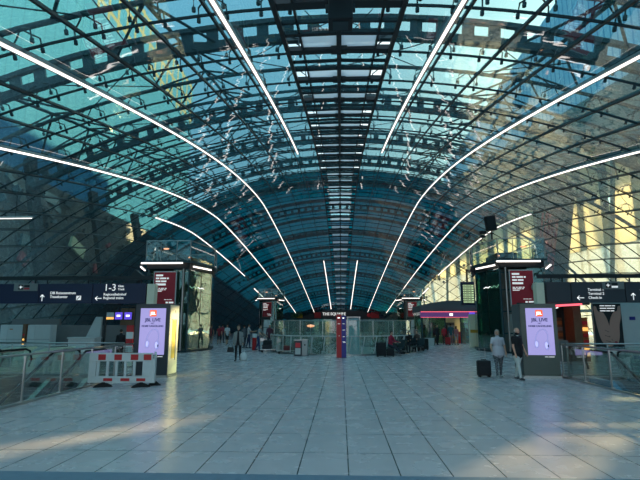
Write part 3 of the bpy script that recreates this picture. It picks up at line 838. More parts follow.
escalator('escalator with a light blue skirt just behind the right glass railing', 8.85, 1, 'blue_skirt')
escalator('escalator deeper in the right stair well, farther from the railing', 11.7, 1, 'steel')

# pale housings at the head of the far left flight
for i, (x, lab) in enumerate(((-12.6, 'left of the two'), (-11.05, 'right of the two'))):
    t = thing('escalator_housing', 'rounded escalator end housing coloured cream as if sunlit, behind the left stair well, '+lab, 'housing', (x, 18.3, 0))
    prof_ = [(-.85, 0), (-.85, .20), (-.72, .52), (-.48, .76), (-.15, .88), (.62, .92), (.62, 0)]
    MB().prism(prof_, 0, .8, Matrix.Translation((0, .8, 0)) @ Matrix.Rotation(PI/2, 4, 'X')).build('shell', 'cream_panel', t, bevel=.02)  # cream colour stands in for sunlight on the housing
    inn = [(-.52, .18), (-.50, .40), (-.32, .62), (-.05, .68), (.30, .68), (.12, .18)]
    MB().prism(inn, 0, .02, Matrix.Translation((0, -.0, 0)) @ Matrix.Rotation(PI/2, 4, 'X')).build('side_window', 'green_glass' if i == 0 else 'offwhite', t)
    MB().tube([(-.90, -.03, .15), (-.74, -.03, .60), (-.46, -.03, .84), (-.1, -.03, .96), (.7, -.03, .99)], .035, 8).build('handrail', 'offwhite', t)

# ------------------------------------------------------------------ plastic barrier
def barrier():
    t = thing('safety_barrier', 'white plastic safety barrier with red blocks across the left stair well end', 'barrier', (-6.38, 14.2, 0), .02)
    W, H_ = 1.86, .96; mb = MB()
    mb.b2((-W/2, -.03, .72), (W/2, .03, H_)); mb.b2((-W/2, -.03, .12), (W/2, .03, .30))
    xs = [-W/2, -.66, -.38, -.12, .14, .40, .68, W/2]
    for i, x in enumerate(xs):
        w_ = .22 if i in (0, 7) else .075
        xx = x+.11 if i == 0 else x-.11 if i == 7 else x
        mb.b2((xx-w_/2, -.03, .30), (xx+w_/2, .03, .72))
    mb.build('panel', 'barrier_plastic', t, bevel=.012)
    for x in (-.55, -.08, .40, .78): MB().b2((x-.11, -.036, .76), (x+.11, -.03, .92)).build('red_block', 'red', t)
    for x in (-.34, .16, .62): MB().b2((x-.13, -.036, .17), (x+.13, -.03, .25)).build('red_block', 'red', t)
    for x in (-.48, .62):
        MB().prism([(-.26, 0), (-.22, .05), (-.03, .14), (.03, .14), (.22, .05), (.26, 0)], -.06, .06, Matrix.Translation((x, 0, 0)) @ Matrix.Rotation(PI/2, 4, 'X') @ Matrix.Rotation(.5, 4, 'Y')).build('rubber_foot', 'rubber', t)
    MB().b2((W/2-.03, -.02, .12), (W/2+.08, .05, .80)).build('hinge_post', 'barrier_plastic', t)
    return t
barrier()
t = thing('safety_barrier', 'second white barrier folded back edge-on at the right end of the red blocked barrier', 'barrier', (-5.46, 14.45, 0), 1.95)
MB().b2((0, -.03, .12), (1.1, .03, .30)).b2((0, -.03, .72), (1.1, .03, .93)).b2((0, -.03, .3), (.16, .03, .72)).b2((.95, -.03, .3), (1.1, .03, .72)).b2((.45, -.03, .3), (.55, .03, .72)).build('panel', 'barrier_plastic', t, bevel=.01)
MB().prism([(-.2, 0), (-.03, .14), (.03, .14), (.2, 0)], -.06, .06, Matrix.Translation((.2, 0, 0)) @ Matrix.Rotation(PI/2, 4, 'X') @ Matrix.Rotation(PI/2, 4, 'Y')).build('rubber_foot', 'rubber', t)

# ------------------------------------------------------------------ round opening: raked glass balustrade
dr = thing('round_balustrade', 'oval balustrade of raked posts and green glass round the floor opening', 'railing', (DX, DY, 0))
def ov(a, d, z): return Vector(((DA+d)*math.cos(a), (DB+d)*math.sin(a), z))
NP = 40
MB().loft([[ov(2*PI*i/64, d, z) for i in range(64)] for d, z in ((.10, 0), (.32, 0), (.32, .07), (.10, .07), (.10, 0))], cap=False).build('kerb', 'steel', dr)
def ring_tube(d, z, r_, nm, m_):
    pts = [ov(2*PI*i/64, d, z) for i in range(65)]; MB().tube(pts, r_, 8).build(nm, m_, dr)
ring_tube(.30, 1.08, .032, 'handrail', 'offwhite')
ring_tube(.16, 2.00, .02, 'top_rail', 'steel')
for i in range(NP):
    a = 2*PI*(i+.5)/NP
    po = MB().bar(ov(a, .20, .05), ov(a+.035, .30, 1.06), .05, .09).build('raked_post', 'offwhite', dr)
    MB().box(ov(a, .22, .07), (.22, .16, .06), rz=a).build('post_foot', 'steel', po)
    if i % 2 == 0: MB().bar(ov(a, .16, .9), ov(a, .16, 2.0), .025, .03).build('upper_post', 'steel', dr)
for i in range(NP):
    a0, a1 = 2*PI*(i+.53)/NP, 2*PI*(i+1.47)/NP
    mb = MB()
    mb._add([ov(a0, .16, .08), ov(a1, .16, .08), ov(a1, .16, 1.98), ov(a0, .16, 1.98)], [(0,1,2,3)])
    mb.build('glass_panel', 'drum_glass', dr)
lt = thing('glass_lift', 'pale blue glass lift shaft rising inside the round opening, right of the red pillar', 'lift', (.85, 33.5, 0))
MB().b2((-.38, -.4, -4.98), (.38, .4, 2.15)).build('shaft_glass', 'pale_blue', lt)
for x in (-.4, .4):
    for y in (-.42, .42): MB().b2((x-.03, y-.03, -4.98), (x+.03, y+.03, 2.2)).build('corner_post', 'steel', lt)
MB().b2((-.45, -.47, 2.2), (.45, .47, 2.26)).build('cap', 'steel', lt)
random.seed(4)
for i, (x, y) in enumerate(((-2.9, 34.5), (-1.6, 36.5), (2.7, 35.5), (3.5, 33.2), (-.4, 37.2))):
    t = thing('green_tree', ('slender', 'broad', 'tall', 'small', 'far')[i]+' dark green tree growing up through the round opening, '+('leftmost of them', 'second from the left', 'behind its right side', 'rightmost of them', 'in its middle')[i], 'tree', (x, y, -5))
    MB().cyl((0, 0, 0), (.1, 0, 5), .08, .04).build('trunk', 'wood', t)
    mb = MB()
    for k in range(420):
        a, b, rr = random.uniform(0, 2*PI), random.uniform(-1, 1), random.uniform(.3, 1)
        c = Vector((math.cos(a)*math.sqrt(1-b*b)*.75*rr, math.sin(a)*math.sqrt(1-b*b)*.75*rr, 5.3+b*1.25*rr))
        d1 = Vector((random.gauss(0, 1), random.gauss(0, 1), random.gauss(0, 1))).normalized()*.09; d2 = d1.cross(Vector((0, 0, 1))).normalized()*.045
        mb._add([c-d1, c+d2, c+d1, c-d2], [(0,1,2,3)])
    mb.build('foliage', 'plant', t)

t = thing('globe_lamp', 'small warm lit lamp on a thin pole inside the round opening, left of the pillar', 'lamp', (-2.0, 32.5, -5))
MB().cyl((0, 0, 0), (0, 0, 6.6), .03).build('pole', 'steel', t)
MB().ell((0, 0, 6.65), (.26, .2, .09)).build('lamp_shade', 'warm_lamp', t)
# information pillar in front of it
t = thing('information_pillar', 'slim red and navy information pillar in front of the round opening', 'pillar', (.02, 26.6, 0))
MB().b2((-.27, -.11, .02), (0, .11, 2.30)).build('red_side', 'red', t)
MB().b2((0, -.11, .02), (.25, .11, 2.22)).build('navy_side', 'blue_pillar', t)
MB().b2((-.30, -.14, 0), (.28, .14, .02)).build('base', 'dark_steel', t)
MB().b2((-.20, -.118, 2.08), (-.08, -.11, 2.13)).build('lit_mark', 'white_emit', t)
MB().b2((.06, -.118, 2.07), (.15, -.11, 2.12)).build('lit_mark', 'white_emit', t)
mb = MB()
for z, x, w_ in ((1.78, -.2, .13), (1.78, .06, .12), (1.45, .05, .14), (1.1, .07, .10), (1.14, -.15, .06), (.83, .05, .14), (.80, .10, .12)):
    mb.b2((x, -.116, z), (x+w_, -.11, z+.02))
mb.build('lettering', 'letter', t)
# waste bins
t = thing('waste_bin', 'steel and dark twin waste bin with a red sticker, left of the information pillar', 'bin', (-2.25, 28.0, 0))
MB().b2((-.38, -.22, .03), (.02, .22, .86)).build('dark_bin', 'charcoal', t, bevel=.01)
MB().b2((.05, -.22, .03), (.36, .22, .88)).build('steel_bin', 'housing', t, bevel=.01)
MB().b2((-.40, -.24, .86), (.03, .24, .90)).b2((.04, -.24, .88), (.38, .24, .92)).build('lid', 'steel', t)
MB().b2((-.32, -.228, .48), (-.04, -.22, .74)).build('red_sticker', 'bright_red', t)
MB().b2((-.33, -.226, .10), (-.03, -.22, .44)).build('front_plate', 'offwhite', t)
MB().cyl((.21, -.225, .62), (.21, -.215, .62), .05).build('opening', 'black', t)
MB().b2((-.42, -.25, 0), (.40, .25, .03)).build('base', 'dark_steel', t)

# ------------------------------------------------------------------ shop pavilion on the right, behind the near tower
t = thing('shop_pavilion', 'glass fronted shop pavilion with a curved grey roof and a pink lit fascia, right of the far tower', 'shop', (10.4, 45.5, 0))
t['label'] = 'glass shop pavilion with curved grey roof and pink lit fascia, beyond the hall'
W = 6.2
arc = [(-W/2+W*i/16, 3.35+.55*math.sin(PI*(i+1)/18)) for i in range(17)]
MB().prism([(-W/2, 2.85)] + arc + [(W/2, 2.85)], -.0, 5.0, Matrix.Translation((0, 4.0, 0)) @ Matrix.Rotation(PI/2, 4, 'X') @ Matrix.Translation((0, 0, -1))).build('roof', 'totem_grey', t)
MB().b2((-W/2-.05, -.25, 2.35), (W/2+.05, -.12, 2.88)).build('fascia', 'purple_sign', t)
MB().b2((-W/2, -.29, 2.84), (W/2, -.25, 2.89)).build('pink_light', 'red_neon', t)
MB().b2((-W/2, -.29, 2.35), (W/2, -.25, 2.38)).build('pink_light', 'red_neon', t)
MB().b2((-.5, -.27, 2.50), (-.2, -.25, 2.72)).build('round_emblem', 'white_emit', t)
MB().b2((1.15, -.9, 2.35), (1.75, -.75, 2.80)).build('blade_sign', 'screen_purple', t)
for x in (-3.0, -2.3, -.9, .5, 1.25, 2.9): MB().b2((x-.05, -.15, 0), (x+.05, -.05, 2.4)).build('column', 'cream_panel' if x == 1.25 else 'rib_steel', t)
for x0, x1 in ((-2.95, -2.35), (-2.25, -.95), (.55, 1.2), (1.3, 2.85)): MB().b2((x0, -.12, .05), (x1, -.08, 2.35)).build('window', 'green_glass', t)
MB().b2((-W/2, 3.6, 0), (W/2, 3.75, 3.0)).build('back_wall', 'facade_glow', t)
MB().b2((-W/2, 0, 0), (-W/2+.08, 3.6, 2.9)).build('side_wall', 'green_glass', t)
for i, x in enumerate((-2.6, -1.6, .2, 1.6, 2.4)):
    sh = MB().b2((x-.35, 2.6, 0), (x+.35, 3.2, 1.9)).build('shelf_unit', ['wood', 'dark_wall', 'concrete', 'red', 'wood'][i], t)
    for k in range(3): MB().b2((x-.3, 2.5, .4+k*.5), (x+.3, 2.6, .65+k*.5)).build('goods', ['red', 'offwhite', 'yellow_sign', 'blue_pillar', 'bright_red'][(i+k*2) % 5], sh)
MB().b2((.35, .7, 0), (1.1, 1.2, 1.05)).build('counter', 'bright_red', t)
MB().b2((-3.3, -1.2, 0), (2.9, -.3, .012)).build('sunlit_floor_strip', 'offwhite', t)  # pale strip paints the sunlit floor before the pavilion
o = thing('white_column', 'pale pink column beside the pavilion entrance, left of the near right tower', 'column', (9.9, 37.6, 0))
MB().b2((-.22, -.2, .03), (.22, .2, 2.5)).build('column_body', 'cream_panel', o, bevel=.01)
MB().b2((-.23, -.215, 1.12), (.23, -.2, 1.35)).build('yellow_band', 'yellow_sign', o)
MB().b2((-.27, -.25, 0), (.27, .25, .03)).build('foot_plate', 'steel', o)
o = MB().b2((-.35, -.3, 0), (.35, .3, .62)).build('grey_planter', 'wall_white'); o.location = (7.3, 41.5, 0)
tag(o, 'low pale grey block at the left end of the shop pavilion', 'planter')

# departure board hung from the near right tower
t = thing('departure_board', 'blue framed departure board with rows of yellow lines, hung left of the right tower', 'board', (8.30, 32.2, 2.98), .12)
MB().b2((-.44, -.08, 0), (.44, .14, 1.52)).build('case', 'navy', t, bevel=.01)
fc = MB().b2((-.37, -.09, .10), (.37, -.08, 1.36)).build('display', 'black', t)
for i in range(8):
    z = .16+i*.15
    MB().b2((-.35, -.10, z), (.35, -.09, z+.095)).build('row', 'board_text', fc)
for i in range(8):
    z = .16+i*.15; mb = MB(); word_rows(mb, -.32, z+.048, 1, (.10, .22, .14), .035, -.103, .04); mb.build('line_lettering', 'black', fc)
MB().b2((-.05, 0, 1.52), (.05, .08, 2.32)).build('hanger', 'black_steel', t)
MB().bar((0, .04, 2.3), (1.2, 1.0, 2.30), .07).build('bracket', 'black_steel', t)
# loudspeaker box above the right tower
t = thing('speaker_box', 'black speaker box on a bracket above the near right lift tower', 'speaker', (9.75, 31.2, 7.15))
MB().cyl((0, 0, 0), (0, 0, .75), .04).build('pole', 'black_steel', t)
MB().box((-.10, -.2, 1.0), (.62, .35, .95), rz=.2, ry=-.12).build('box_body', 'black', t, bevel=.02)
MB().box((-.58, -.1, .42), (.36, .3, .20), rz=.1).build('small_box', 'black', t)
MB().box((-.62, -.1, .16), (.30, .26, .14), rz=.1).build('small_box', 'black', t)
MB().bar((0, 0, .35), (-.5, -.1, .40), .05).build('bracket', 'black_steel', t)
# inspection box under the crown
t = thing('inspection_box', 'dark square box hanging under the crown of the dome near the top of the picture', 'box', (.03, 8.0, 7.12))
MB().b2((-.22, -.20, 0), (.22, .20, .45)).build('box_body', 'black', t, bevel=.02)
MB().b2((-.14, -.13, -.012), (.14, .13, 0)).build('bottom_plate', 'dark_steel', t)
for x in (-.20, .20):
    MB().cyl((x*.8, .1, .45), (x*.8, .1, .90), .025).build('hanger', 'black_steel', t)
for x in (-.24, .24): MB().b2((x-.03, -.1, .28), (x+.03, .05, .36)).build('roller', 'dark_steel', t)
# lamp tube at the left edge
t = thing('tube_lamp', 'pale horizontal lamp tube hanging at the left edge high above the navy signs', 'lamp', (-14.2, 20, 6.34))
MB().cyl((-1.0, 0, 0), (.88, 0, 0), .045).build('tube', 'offwhite', t)
MB().cyl((-1.0, 0, -.03), (.85, 0, -.03), .030).build('lit_tube', 'tube_light', t)
MB().cyl((-1.0, 0, 0), (-1.0, 0, 1.25), .012).build('suspension_wire', 'black_steel', t)
MB().cyl((.1, 0, 0), (.1, 0, 1.6), .012).build('suspension_wire', 'black_steel', t)

# ------------------------------------------------------------------ far end gate of the hall
g0 = 104.2
t = thing('gate_front', 'dark arched gate front at the far end of the dome with white lettering', 'gate', (0, g0, 0))
arc = [(-13.5+27*i/24, 3.1+1.55*math.cos((i/24-.5)*PI*.9)) for i in range(25)]
MB().prism([(-13.5, 2.75)] + arc + [(13.5, 2.75)], -.6, 0, Matrix.Rotation(PI/2, 4, 'X')).build('fascia', 'charcoal', t)
mb = MB(); mb.sweep([Vector((x, -.2, z+.08)) for x, z in arc], [Vector((0, 0, 1))]*25, .5, 0, .22); mb.build('arch_rim', 'dark_steel', t)
for x in (-13.3, -9, -4.5, 4.5, 9, 13.3): MB().b2((x-.2, -.1, 0), (x+.2, .4, 2.8)).build('column', 'rib_steel', t)
for x0, x1, m_ in ((-10.6, -8.1, 'yellow_sign'), (8.3, 13.0, 'navy'), (6.3, 8.0, 'poster_red'), (-5.6, -4.2, 'poster_red'), (-13.2, -10.8, 'navy')):
    MB().b2((x0, -.7, 2.95), (x1, -.6, 4.15)).build('sign_band', m_, t)
text('THE SQUAIRE', .80, (-3.9, -.64, 3.55), 'letter', t, name='lettering', bold=.03)
MB().ell((5.9, -.70, 3.55), (.42, .1, .42)).build('round_sign', 'bright_red', t)
t = thing('gallery_wall', 'dim shop fronts behind the gate at the far end of the hall', 'wall', (0, g0+4, 0))
random.seed(9)
for i in range(14):
    x = -14+i*2; MB().b2((x, 0, 0), (x+2, .3, 2.9)).build('front_panel', random.choice(['mid_wall', 'green_glass', 'dark_wall', 'wall_white', 'facade_teal', 'wood']), t)

# ------------------------------------------------------------------ left: boards, desk and screens behind the stair well
structure(MB().b2((-17.6, 25.6, 0), (-15.0, 25.8, 2.05)).b2((-15.0, 25.6, 0), (-10.4, 25.8, 1.72)).build('wall_left', 'mid_wall'))
for x, lab in ((-16.45, 'left of the dark post'), (-15.05, 'right of the dark post')):
    t = thing('display_cabinet', 'pale lit two-door cabinet standing %s on the left' % lab, 'cabinet', (x, 24.0, 0))
    MB().b2((-.60, 0, .02), (.60, .5, 1.74)).build('body', 'offwhite', t, bevel=.01)
    MB().b2((-.57, -.02, .62), (-.22, 0, 1.70)).build('door', 'offwhite', t)
    MB().b2((-.20, -.02, .62), (.57, 0, 1.70)).build('door', 'wall_white', t)
    MB().b2((-.57, -.022, 1.02), (.57, -.018, 1.04)).build('shelf_line', 'sign_grey', t)
    if x < -16: MB().b2((-.10, -.03, 1.50), (.06, -.02, 1.55)).build('orange_label', 'orange_wood', t)
t = thing('ticket_post', 'dark narrow post with small orange lamps between the two pale cabinets', 'post', (-15.755, 23.9, 0))
MB().b2((-.085, 0, 0), (.085, .3, 1.78)).build('post_body', 'wood', t)
for z in (.78, 1.02, 1.25): MB().cyl((0, -.01, z), (0, 0, z), .055).build('orange_lamp', 'screen_orange' if z < 1.2 else 'red', t)
t = thing('service_desk', 'low pale grey box desk behind the left escalators', 'desk', (-11.9, 22.2, 0))
MB().b2((-.62, 0, 0), (.62, .6, 1.12)).build('desk_body', 'offwhite', t, bevel=.01)
MB().b2((-.66, -.04, 1.12), (.66, .64, 1.18)).build('desk_top', 'wall_white', t)
o = MB().bar((-14.9, 26.6, 0), (-11.2, 26.6, 4.6), .45, .5).build('raked_beam', 'black_steel'); tag(o, 'thick dark raked beam rising behind the left service desk', 'beam')
o = MB().prism([(-.9, 0), (.35, 0), (.35, 2.15), (.05, 2.15)], 0, .15, Matrix.Rotation(PI/2, 4, 'X')).build('wall_wedge', 'wall_white')
o.location = (-12.9, 25.4, 0); tag(o, 'pale wedge shaped wall piece under the raked beam on the left', 'wall')
for x, m_, lab in ((-11.2, 'offwhite', 'pale monitor with an orange foot bar, leftmost of three hanging left'), (-10.78, 'screen_purple', 'small violet monitor, middle of three hanging under the left signs'), (-10.32, 'screen_purple', 'small violet monitor, rightmost of three hanging under the left signs')):
    t = thing('monitor', lab, 'monitor', (x, 23.4, 1.98))
    MB().b2((-.20, 0, 0), (.20, .08, .38)).build('case', 'black', t)
    MB().b2((-.18, -.01, .02), (.18, 0, .36)).build('monitor_screen', m_, t)
    if m_ == 'offwhite': MB().b2((-.18, -.015, .02), (.18, -.01, .13)).build('orange_bar', 'screen_orange', t)
    else: MB().b2((-.10, -.015, .15), (.08, -.01, .24)).build('symbol', 'white_emit', t)
    MB().cyl((0, .05, .38), (0, .05, .62), .02).build('hanger', 'black_steel', t)
o = MB().b2((-11.6, -.06, 0), (-9.9, .06, .10)).build('monitor_beam', 'black_steel'); o.location = (0, 23.45, 2.60); tag(o, 'dark beam carrying the three small monitors on the left', 'beam')
for x in (-11.5, -10.0):
    o = MB().b2((-.04, -.04, 0), (.04, .04, 2.6)).build('beam_post', 'black_steel'); o.location = (x, 23.55, 0); tag(o, 'thin dark post under the %s end of the monitor beam' % ('left' if x < -11 else 'right'), 'post')
o = MB().b2((-11.6, 0, 1.72), (-10.0, .15, 2.6)).build('brown_panel', 'wood'); o.location = (0, 25.42, 0); tag(o, 'dark brown panel on the wall behind the small monitors', 'panel')
t = thing('warning_post', 'red and white striped post just left of the left advertising column', 'post', (-8.95, 20.6, 0))
for i in range(3): MB().b2((-.14, -.05, .05+i*.56), (.14, .05, .05+i*.56+.28)).build('white_band', 'white', t)
for i in range(3): MB().b2((-.14, -.05, .33+i*.56), (.14, .05, .33+i*.56+.28)).build('red_band', 'red', t)
MB().b2((-.2, -.15, 0), (.2, .15, .05)).build('foot', 'rubber', t)
t = thing('warning_cone_post', 'slim orange and white marker beside the striped post', 'marker', (-8.55, 20.9, 0))
for i in range(5): MB().b2((-.07, -.04, .05+i*.3), (.07, .04, .35+i*.3)).build('band', 'orange_neon' if i in (2, 3) else 'white', t)
MB().b2((-.14, -.12, 0), (.14, .12, .05)).build('foot', 'rubber', t)

# ------------------------------------------------------------------ right: shop front, poster of hands, white wall
t = thing('small_shop', 'dark shop front with red neon strip and orange lit shelves, right of the advertising column', 'shop', (11.1, 24.3, 0))
MB().b2((-1.7, 2.2, 0), (.95, 2.3, 2.9)).build('back_wall', 'dark_wall', t)
MB().b2((-1.7, -.1, 2.70), (.95, 2.3, 2.82)).build('ceiling_panel', 'charcoal', t)
MB().b2((-1.75, 0, 0), (-1.65, 2.2, 2.7)).build('side_wall', 'dark_wall', t)
MB().bar((-1.35, -.14, 2.62), (.55, -.14, 2.72), .05, .10).build('neon_strip', 'red_neon', t)
MB().b2((-.95, .9, .5), (-.86, 1.0, 2.2)).build('neon_tube', 'orange_neon', t)
MB().b2((-1.15, .9, 2.14), (-.86, 1.0, 2.24)).build('neon_tube', 'orange_neon', t)
random.seed(31)
for i, x in enumerate((-1.35, -.45, .1)):
    sh = MB().b2((x-.2, 1.6, 0), (x+.2, 2.1, 2.1)).build('shelf_unit', 'wood', t)
    for k in range(6): MB().b2((x-.17, 1.54, .25+k*.3), (x+.17, 1.60, .43+k*.3)).build('goods', random.choice(['orange_wood', 'red', 'dark_wall', 'offwhite', 'yellow_sign', 'concrete']), sh)
MB().b2((.25, .2, 0), (.62, 1.2, 2.7)).build('timber_panel', 'wood', t)
sh = MB().b2((.64, .25, 0), (.92, .6, 2.1)).build('shelf_unit', 'orange_wood', t)
for k in range(6): MB().b2((.66, .2, .25+k*.3), (.90, .25, .42+k*.3)).build('goods', random.choice(['bright_red', 'screen_orange', 'offwhite', 'red']), sh)
for x in (-1.2, -.3, .4): MB().bar((x-.12, .5, 2.56), (x+.15, .9, 2.60), .04).build('ceiling_tube', 'white_emit', t)
MB().b2((-.55, .3, 0), (-.05, .8, 1.0)).build('counter', 'mid_wall', t)
structure(MB().b2((12.07, 24.0, 0), (16.5, 24.2, 3.0)).build('wall_right', 'wall_white'))
t = thing('hands_poster', 'tall black poster showing two clasped hands, right of the shop front', 'poster', (12.70, 23.95, .62))
MB().b2((-.66, 0, 0), (.64, .03, 2.12)).build('sheet', 'black', t)
def flat(pts, y, nm, m_, z=1):
    mb = MB(); mb._add([(x, y, zz) for x, zz in pts], [tuple(range(len(pts)))]); return mb.build(nm, m_, t)
def smooth(pts, n_=6):
    out = []; N_ = len(pts)
    for i in range(N_):
        p0, p1, p2, p3 = [Vector(pts[(i+k) % N_]) for k in (-1, 0, 1, 2)]
        for j in range(n_):
            u = j/n_; out.append(tuple(.5*((2*p1)+(-p0+p2)*u+(2*p0-5*p1+4*p2-p3)*u*u+(-p0+3*p1-3*p2+p3)*u**3)))
    return out
flat(smooth([(-.64, 1.95), (-.52, 1.98), (-.44, 1.76), (-.22, 1.70), (-.06, 1.42), (.03, 1.05), (.10, .74), (-.02, .60), (.16, .30), (.06, .12), (-.20, .16), (-.40, .42), (-.52, .90), (-.60, 1.5)]), -.004, 'left_hand', 'hand_skin')
flat(smooth([(.62, 1.98), (.50, 1.98), (.44, 1.78), (.26, 1.70), (.10, 1.40), (.0, .98), (-.12, .80), (-.02, .62), (.08, .48), (.20, .26), (.36, .26), (.46, .58), (.50, 1.1), (.60, 1.5)]), -.006, 'right_hand', 'hand_skin')
for pts in ([(-.20, .88), (-.02, .80), (.06, .70), (-.02, .64), (-.22, .72)], [(-.22, .64), (-.0, .56), (.08, .48), (.0, .42), (-.22, .48)], [(-.2, .40), (.04, .34), (.12, .26), (.04, .20), (-.2, .24)]):
    flat(smooth(pts), -.008, 'finger', 'skin' if 0 else 'hand_skin'); 
    flat([(x*1.0, z-.03 if z > .2 else z) for x, z in [(pts[0][0], pts[0][1]+.03), (pts[1][0], pts[1][1]+.03), (pts[1][0], pts[1][1]+.01), (pts[0][0], pts[0][1]+.01)]], -.010, 'finger_crease', 'black')
flat(smooth([(.20, .34), (.30, .36), (.33, .28), (.24, .24)]), -.010, 'red_nail', 'nail_red')
mb = MB()
for k, ws in enumerate(((.22, .30, .14), (.30, .36), (.26, .18, .16))): word_rows(mb, -.34, 2.02-k*.12, 1, ws, .045, -.008, .03)
mb.build('lettering', 'letter', t)
o = MB().b2((-.13, 0, -.08), (.13, .02, .08)).build('wall_plate', 'blue_pillar'); o.location = (13.85, 23.97, 2.05); tag(o, 'small blue plate on the white wall right of the hands poster', 'sign')

# ------------------------------------------------------------------ people
def cloth(c):
    n = 'cloth_%02x%02x%02x' % tuple(int(min(1, v)*255) for v in c)
    mat(n, c, .8, noise=.12, nscale=9); return n
def person(label, loc, rz, H=1.7, hips=((8, 5), (-6, 8)), arms=((5, 10, 12), (-5, 10, 12)), lean=0, top=(.3,.3,.3), bottom=(.05,.05,.08),
           shoes=(.02,.02,.02), skin=(.50, .29, .20), hair=(.04,.025,.015), style='short', sleeve='long', legs='long', stout=1.0, seat=None, voxel=.014, head=0, group=None, pattern=None, nod=0):
    h = H; D = math.radians
    def leg(a, k):
        a, k = D(a), D(k); return Vector((0, -math.sin(a), -math.cos(a))), Vector((0, -math.sin(a-k), -math.cos(a-k)))
    J = {}; low = 0
    for sgn, (a, k) in zip((-1, 1), hips):
        t_, s_ = leg(a, k); hp = Vector((sgn*.052*h, 0, 0)); kn = hp + t_*.245*h; an = kn + s_*.235*h
        J[sgn] = [hp, kn, an, s_]; low = min(low, an.z)
    pz = (-low + .045*h) if seat is None else seat + .075*h*stout
    P = Vector((0, 0, pz)); l = D(lean); up = Vector((0, -math.sin(l), math.cos(l)))
    seg = []; caps = MB()
    def cap(p, q, r1, r2, reg):
        seg.append((p, q, (r1+r2)/2, reg)); caps.cyl(p, q, r1, r2, n=12); caps.ell(p, (r1,)*3, 12, 8); caps.ell(q, (r2,)*3, 12, 8)
    for sgn in (-1, 1):
        hp, kn, an, s_ = [v+P if i < 3 else v for i, v in enumerate(J[sgn])]
        cap(hp, kn, .054*h*stout, .036*h, 'thigh'); mid = kn.lerp(an, .35)
        cap(kn, mid, .035*h, .034*h, 'shank'); cap(mid, an, .034*h, .022*h, 'shank')
        fd = Vector((sgn*.2, -1, 0)).normalized()
        if abs(s_.y) > .75: fd = Vector((sgn*.1, -.5, .8)).normalized()
        hl = an + Vector((0, .018*h, -.022*h)); to = an + fd*.095*h + Vector((0, 0, -.026*h))
        cap(hl, an + Vector((0, 0, -.01*h)), .022*h, .023*h, 'foot'); cap(hl.lerp(to, .3), to, .024*h, .019*h, 'foot')
    sh = P + up*.30*h; rings = []
    side = Vector((1, 0, 0)); fwd = side.cross(up)
    for f, rx, ry in ((-.05, .072, .055), (0, .098, .066), (.06, .096, .064), (.13, .080, .056), (.20, .094, .060), (.27, .104, .058), (.305, .085, .046), (.325, .045, .036), (.345, .030, .030)):
        c = P + up*f*h; k = stout if f < .28 else 1
        rings.append([c + side*math.cos(2*PI*i/20)*rx*h*(k*.5+.5) + fwd*math.sin(2*PI*i/20)*ry*h*k for i in range(20)])
    caps.loft(rings); seg.append((P, P+up*.27*h, .085*h*stout, 'torso')); seg.append((P+up*.27*h-side*.07*h, P+up*.27*h+side*.07*h, .05*h, 'torso'))
    seg.append((P+side*-.05*h, P+side*.05*h, .062*h, 'hip'))
    nk = sh + up*.02*h; hc = sh + up*.105*h + Vector((0, -.012*h, 0)) + Vector((0, -math.sin(D(nod)), 0))*.03*h
    cap(nk, hc, .032*h, .031*h, 'head'); seg.append((hc, hc+Vector((0, 0, .02*h)), .05*h, 'head'))
    Rh = Matrix.Rotation(D(head), 3, 'Z') @ Matrix.Rotation(D(nod), 3, 'X')
    def hv(x, y, z): return hc + Rh @ Vector((x*h, y*h, z*h))
    caps.ell(hc + Rh @ Vector((0, .004*h, .012*h)), (.043*h, .052*h, .055*h), 16, 12, Rh)
    caps.ell(hv(0, -.014, -.022), (.033*h, .034*h, .036*h), 14, 10, Rh)
    seg.append((hv(0, -.014, -.022), hv(0, -.020, -.036), .036*h, 'head'))
    caps.cyl(hv(0, -.044, .012), hv(0, -.062, -.010), .005*h, .009*h, n=6)
    for sgn in (-1, 1): caps.ell(hv(sgn*.044, .004, .0), (.006*h, .010*h, .017*h), 8, 6, Rh)
    for sgn, (a, ab, el) in zip((-1, 1), arms):
        a, ab, el = D(a), D(ab), D(el)
        s0 = sh + side*sgn*.098*h - up*.022*h
        d1 = Vector((sgn*math.sin(ab), -math.sin(a)*math.cos(ab), -math.cos(a)*math.cos(ab)))
        d2 = Vector((sgn*math.sin(ab)*.3*math.cos(el), -math.sin(a+el), -math.cos(a+el))).normalized()
        e_ = s0 + d1*.165*h; w_ = e_ + d2*.145*h; m_ = s0.lerp(e_, .62)
        cap(s0, m_, .033*h*(.5+.5*stout), .028*h, 'uparm'); cap(m_, e_, .028*h, .024*h, 'elbow'); cap(e_, w_, .024*h, .016*h, 'forearm')
        pm = w_ + d2*.032*h; seg.append((w_, pm+d2*.06*h, .018*h, 'hand'))
        n_ = Vector((1, 0, 0)) if abs(d2.x) < .9 else Vector((0, 1, 0)); wd = d2.cross(n_).normalized()       # across the palm, front to back
        caps.cyl(w_, pm, .015*h, .020*h, n=10); caps.ell(pm, (.013*h, .022*h, .022*h), 10, 8)
        for i, fl_ in enumerate((.036, .042, .039, .030)):
            b0 = pm + wd*(i-1.5)*.0105*h + d2*.012*h; b1 = b0 + d2*fl_*.6*h; b2 = b1 + (d2*.8 + Vector((-sgn*.6, 0, 0))).normalized()*fl_*.45*h
            caps.cyl(b0, b1, .0062*h, .0058*h, n=6); caps.cyl(b1, b2, .0058*h, .005*h, n=6)
        tb = w_ + d2*.012*h - wd*.016*h; caps.cyl(tb, tb + (d2*.7 - wd*.7)*.032*h, .0075*h, .006*h, n=6)
        if sgn == 1: hand_r = pm
        else: hand_l = pm
    tmp = caps.build('tmp', 'skin'); 
    rm = tmp.modifiers.new('r', 'REMESH'); rm.mode = 'VOXEL'; rm.voxel_size = voxel; rm.use_smooth_shade = True
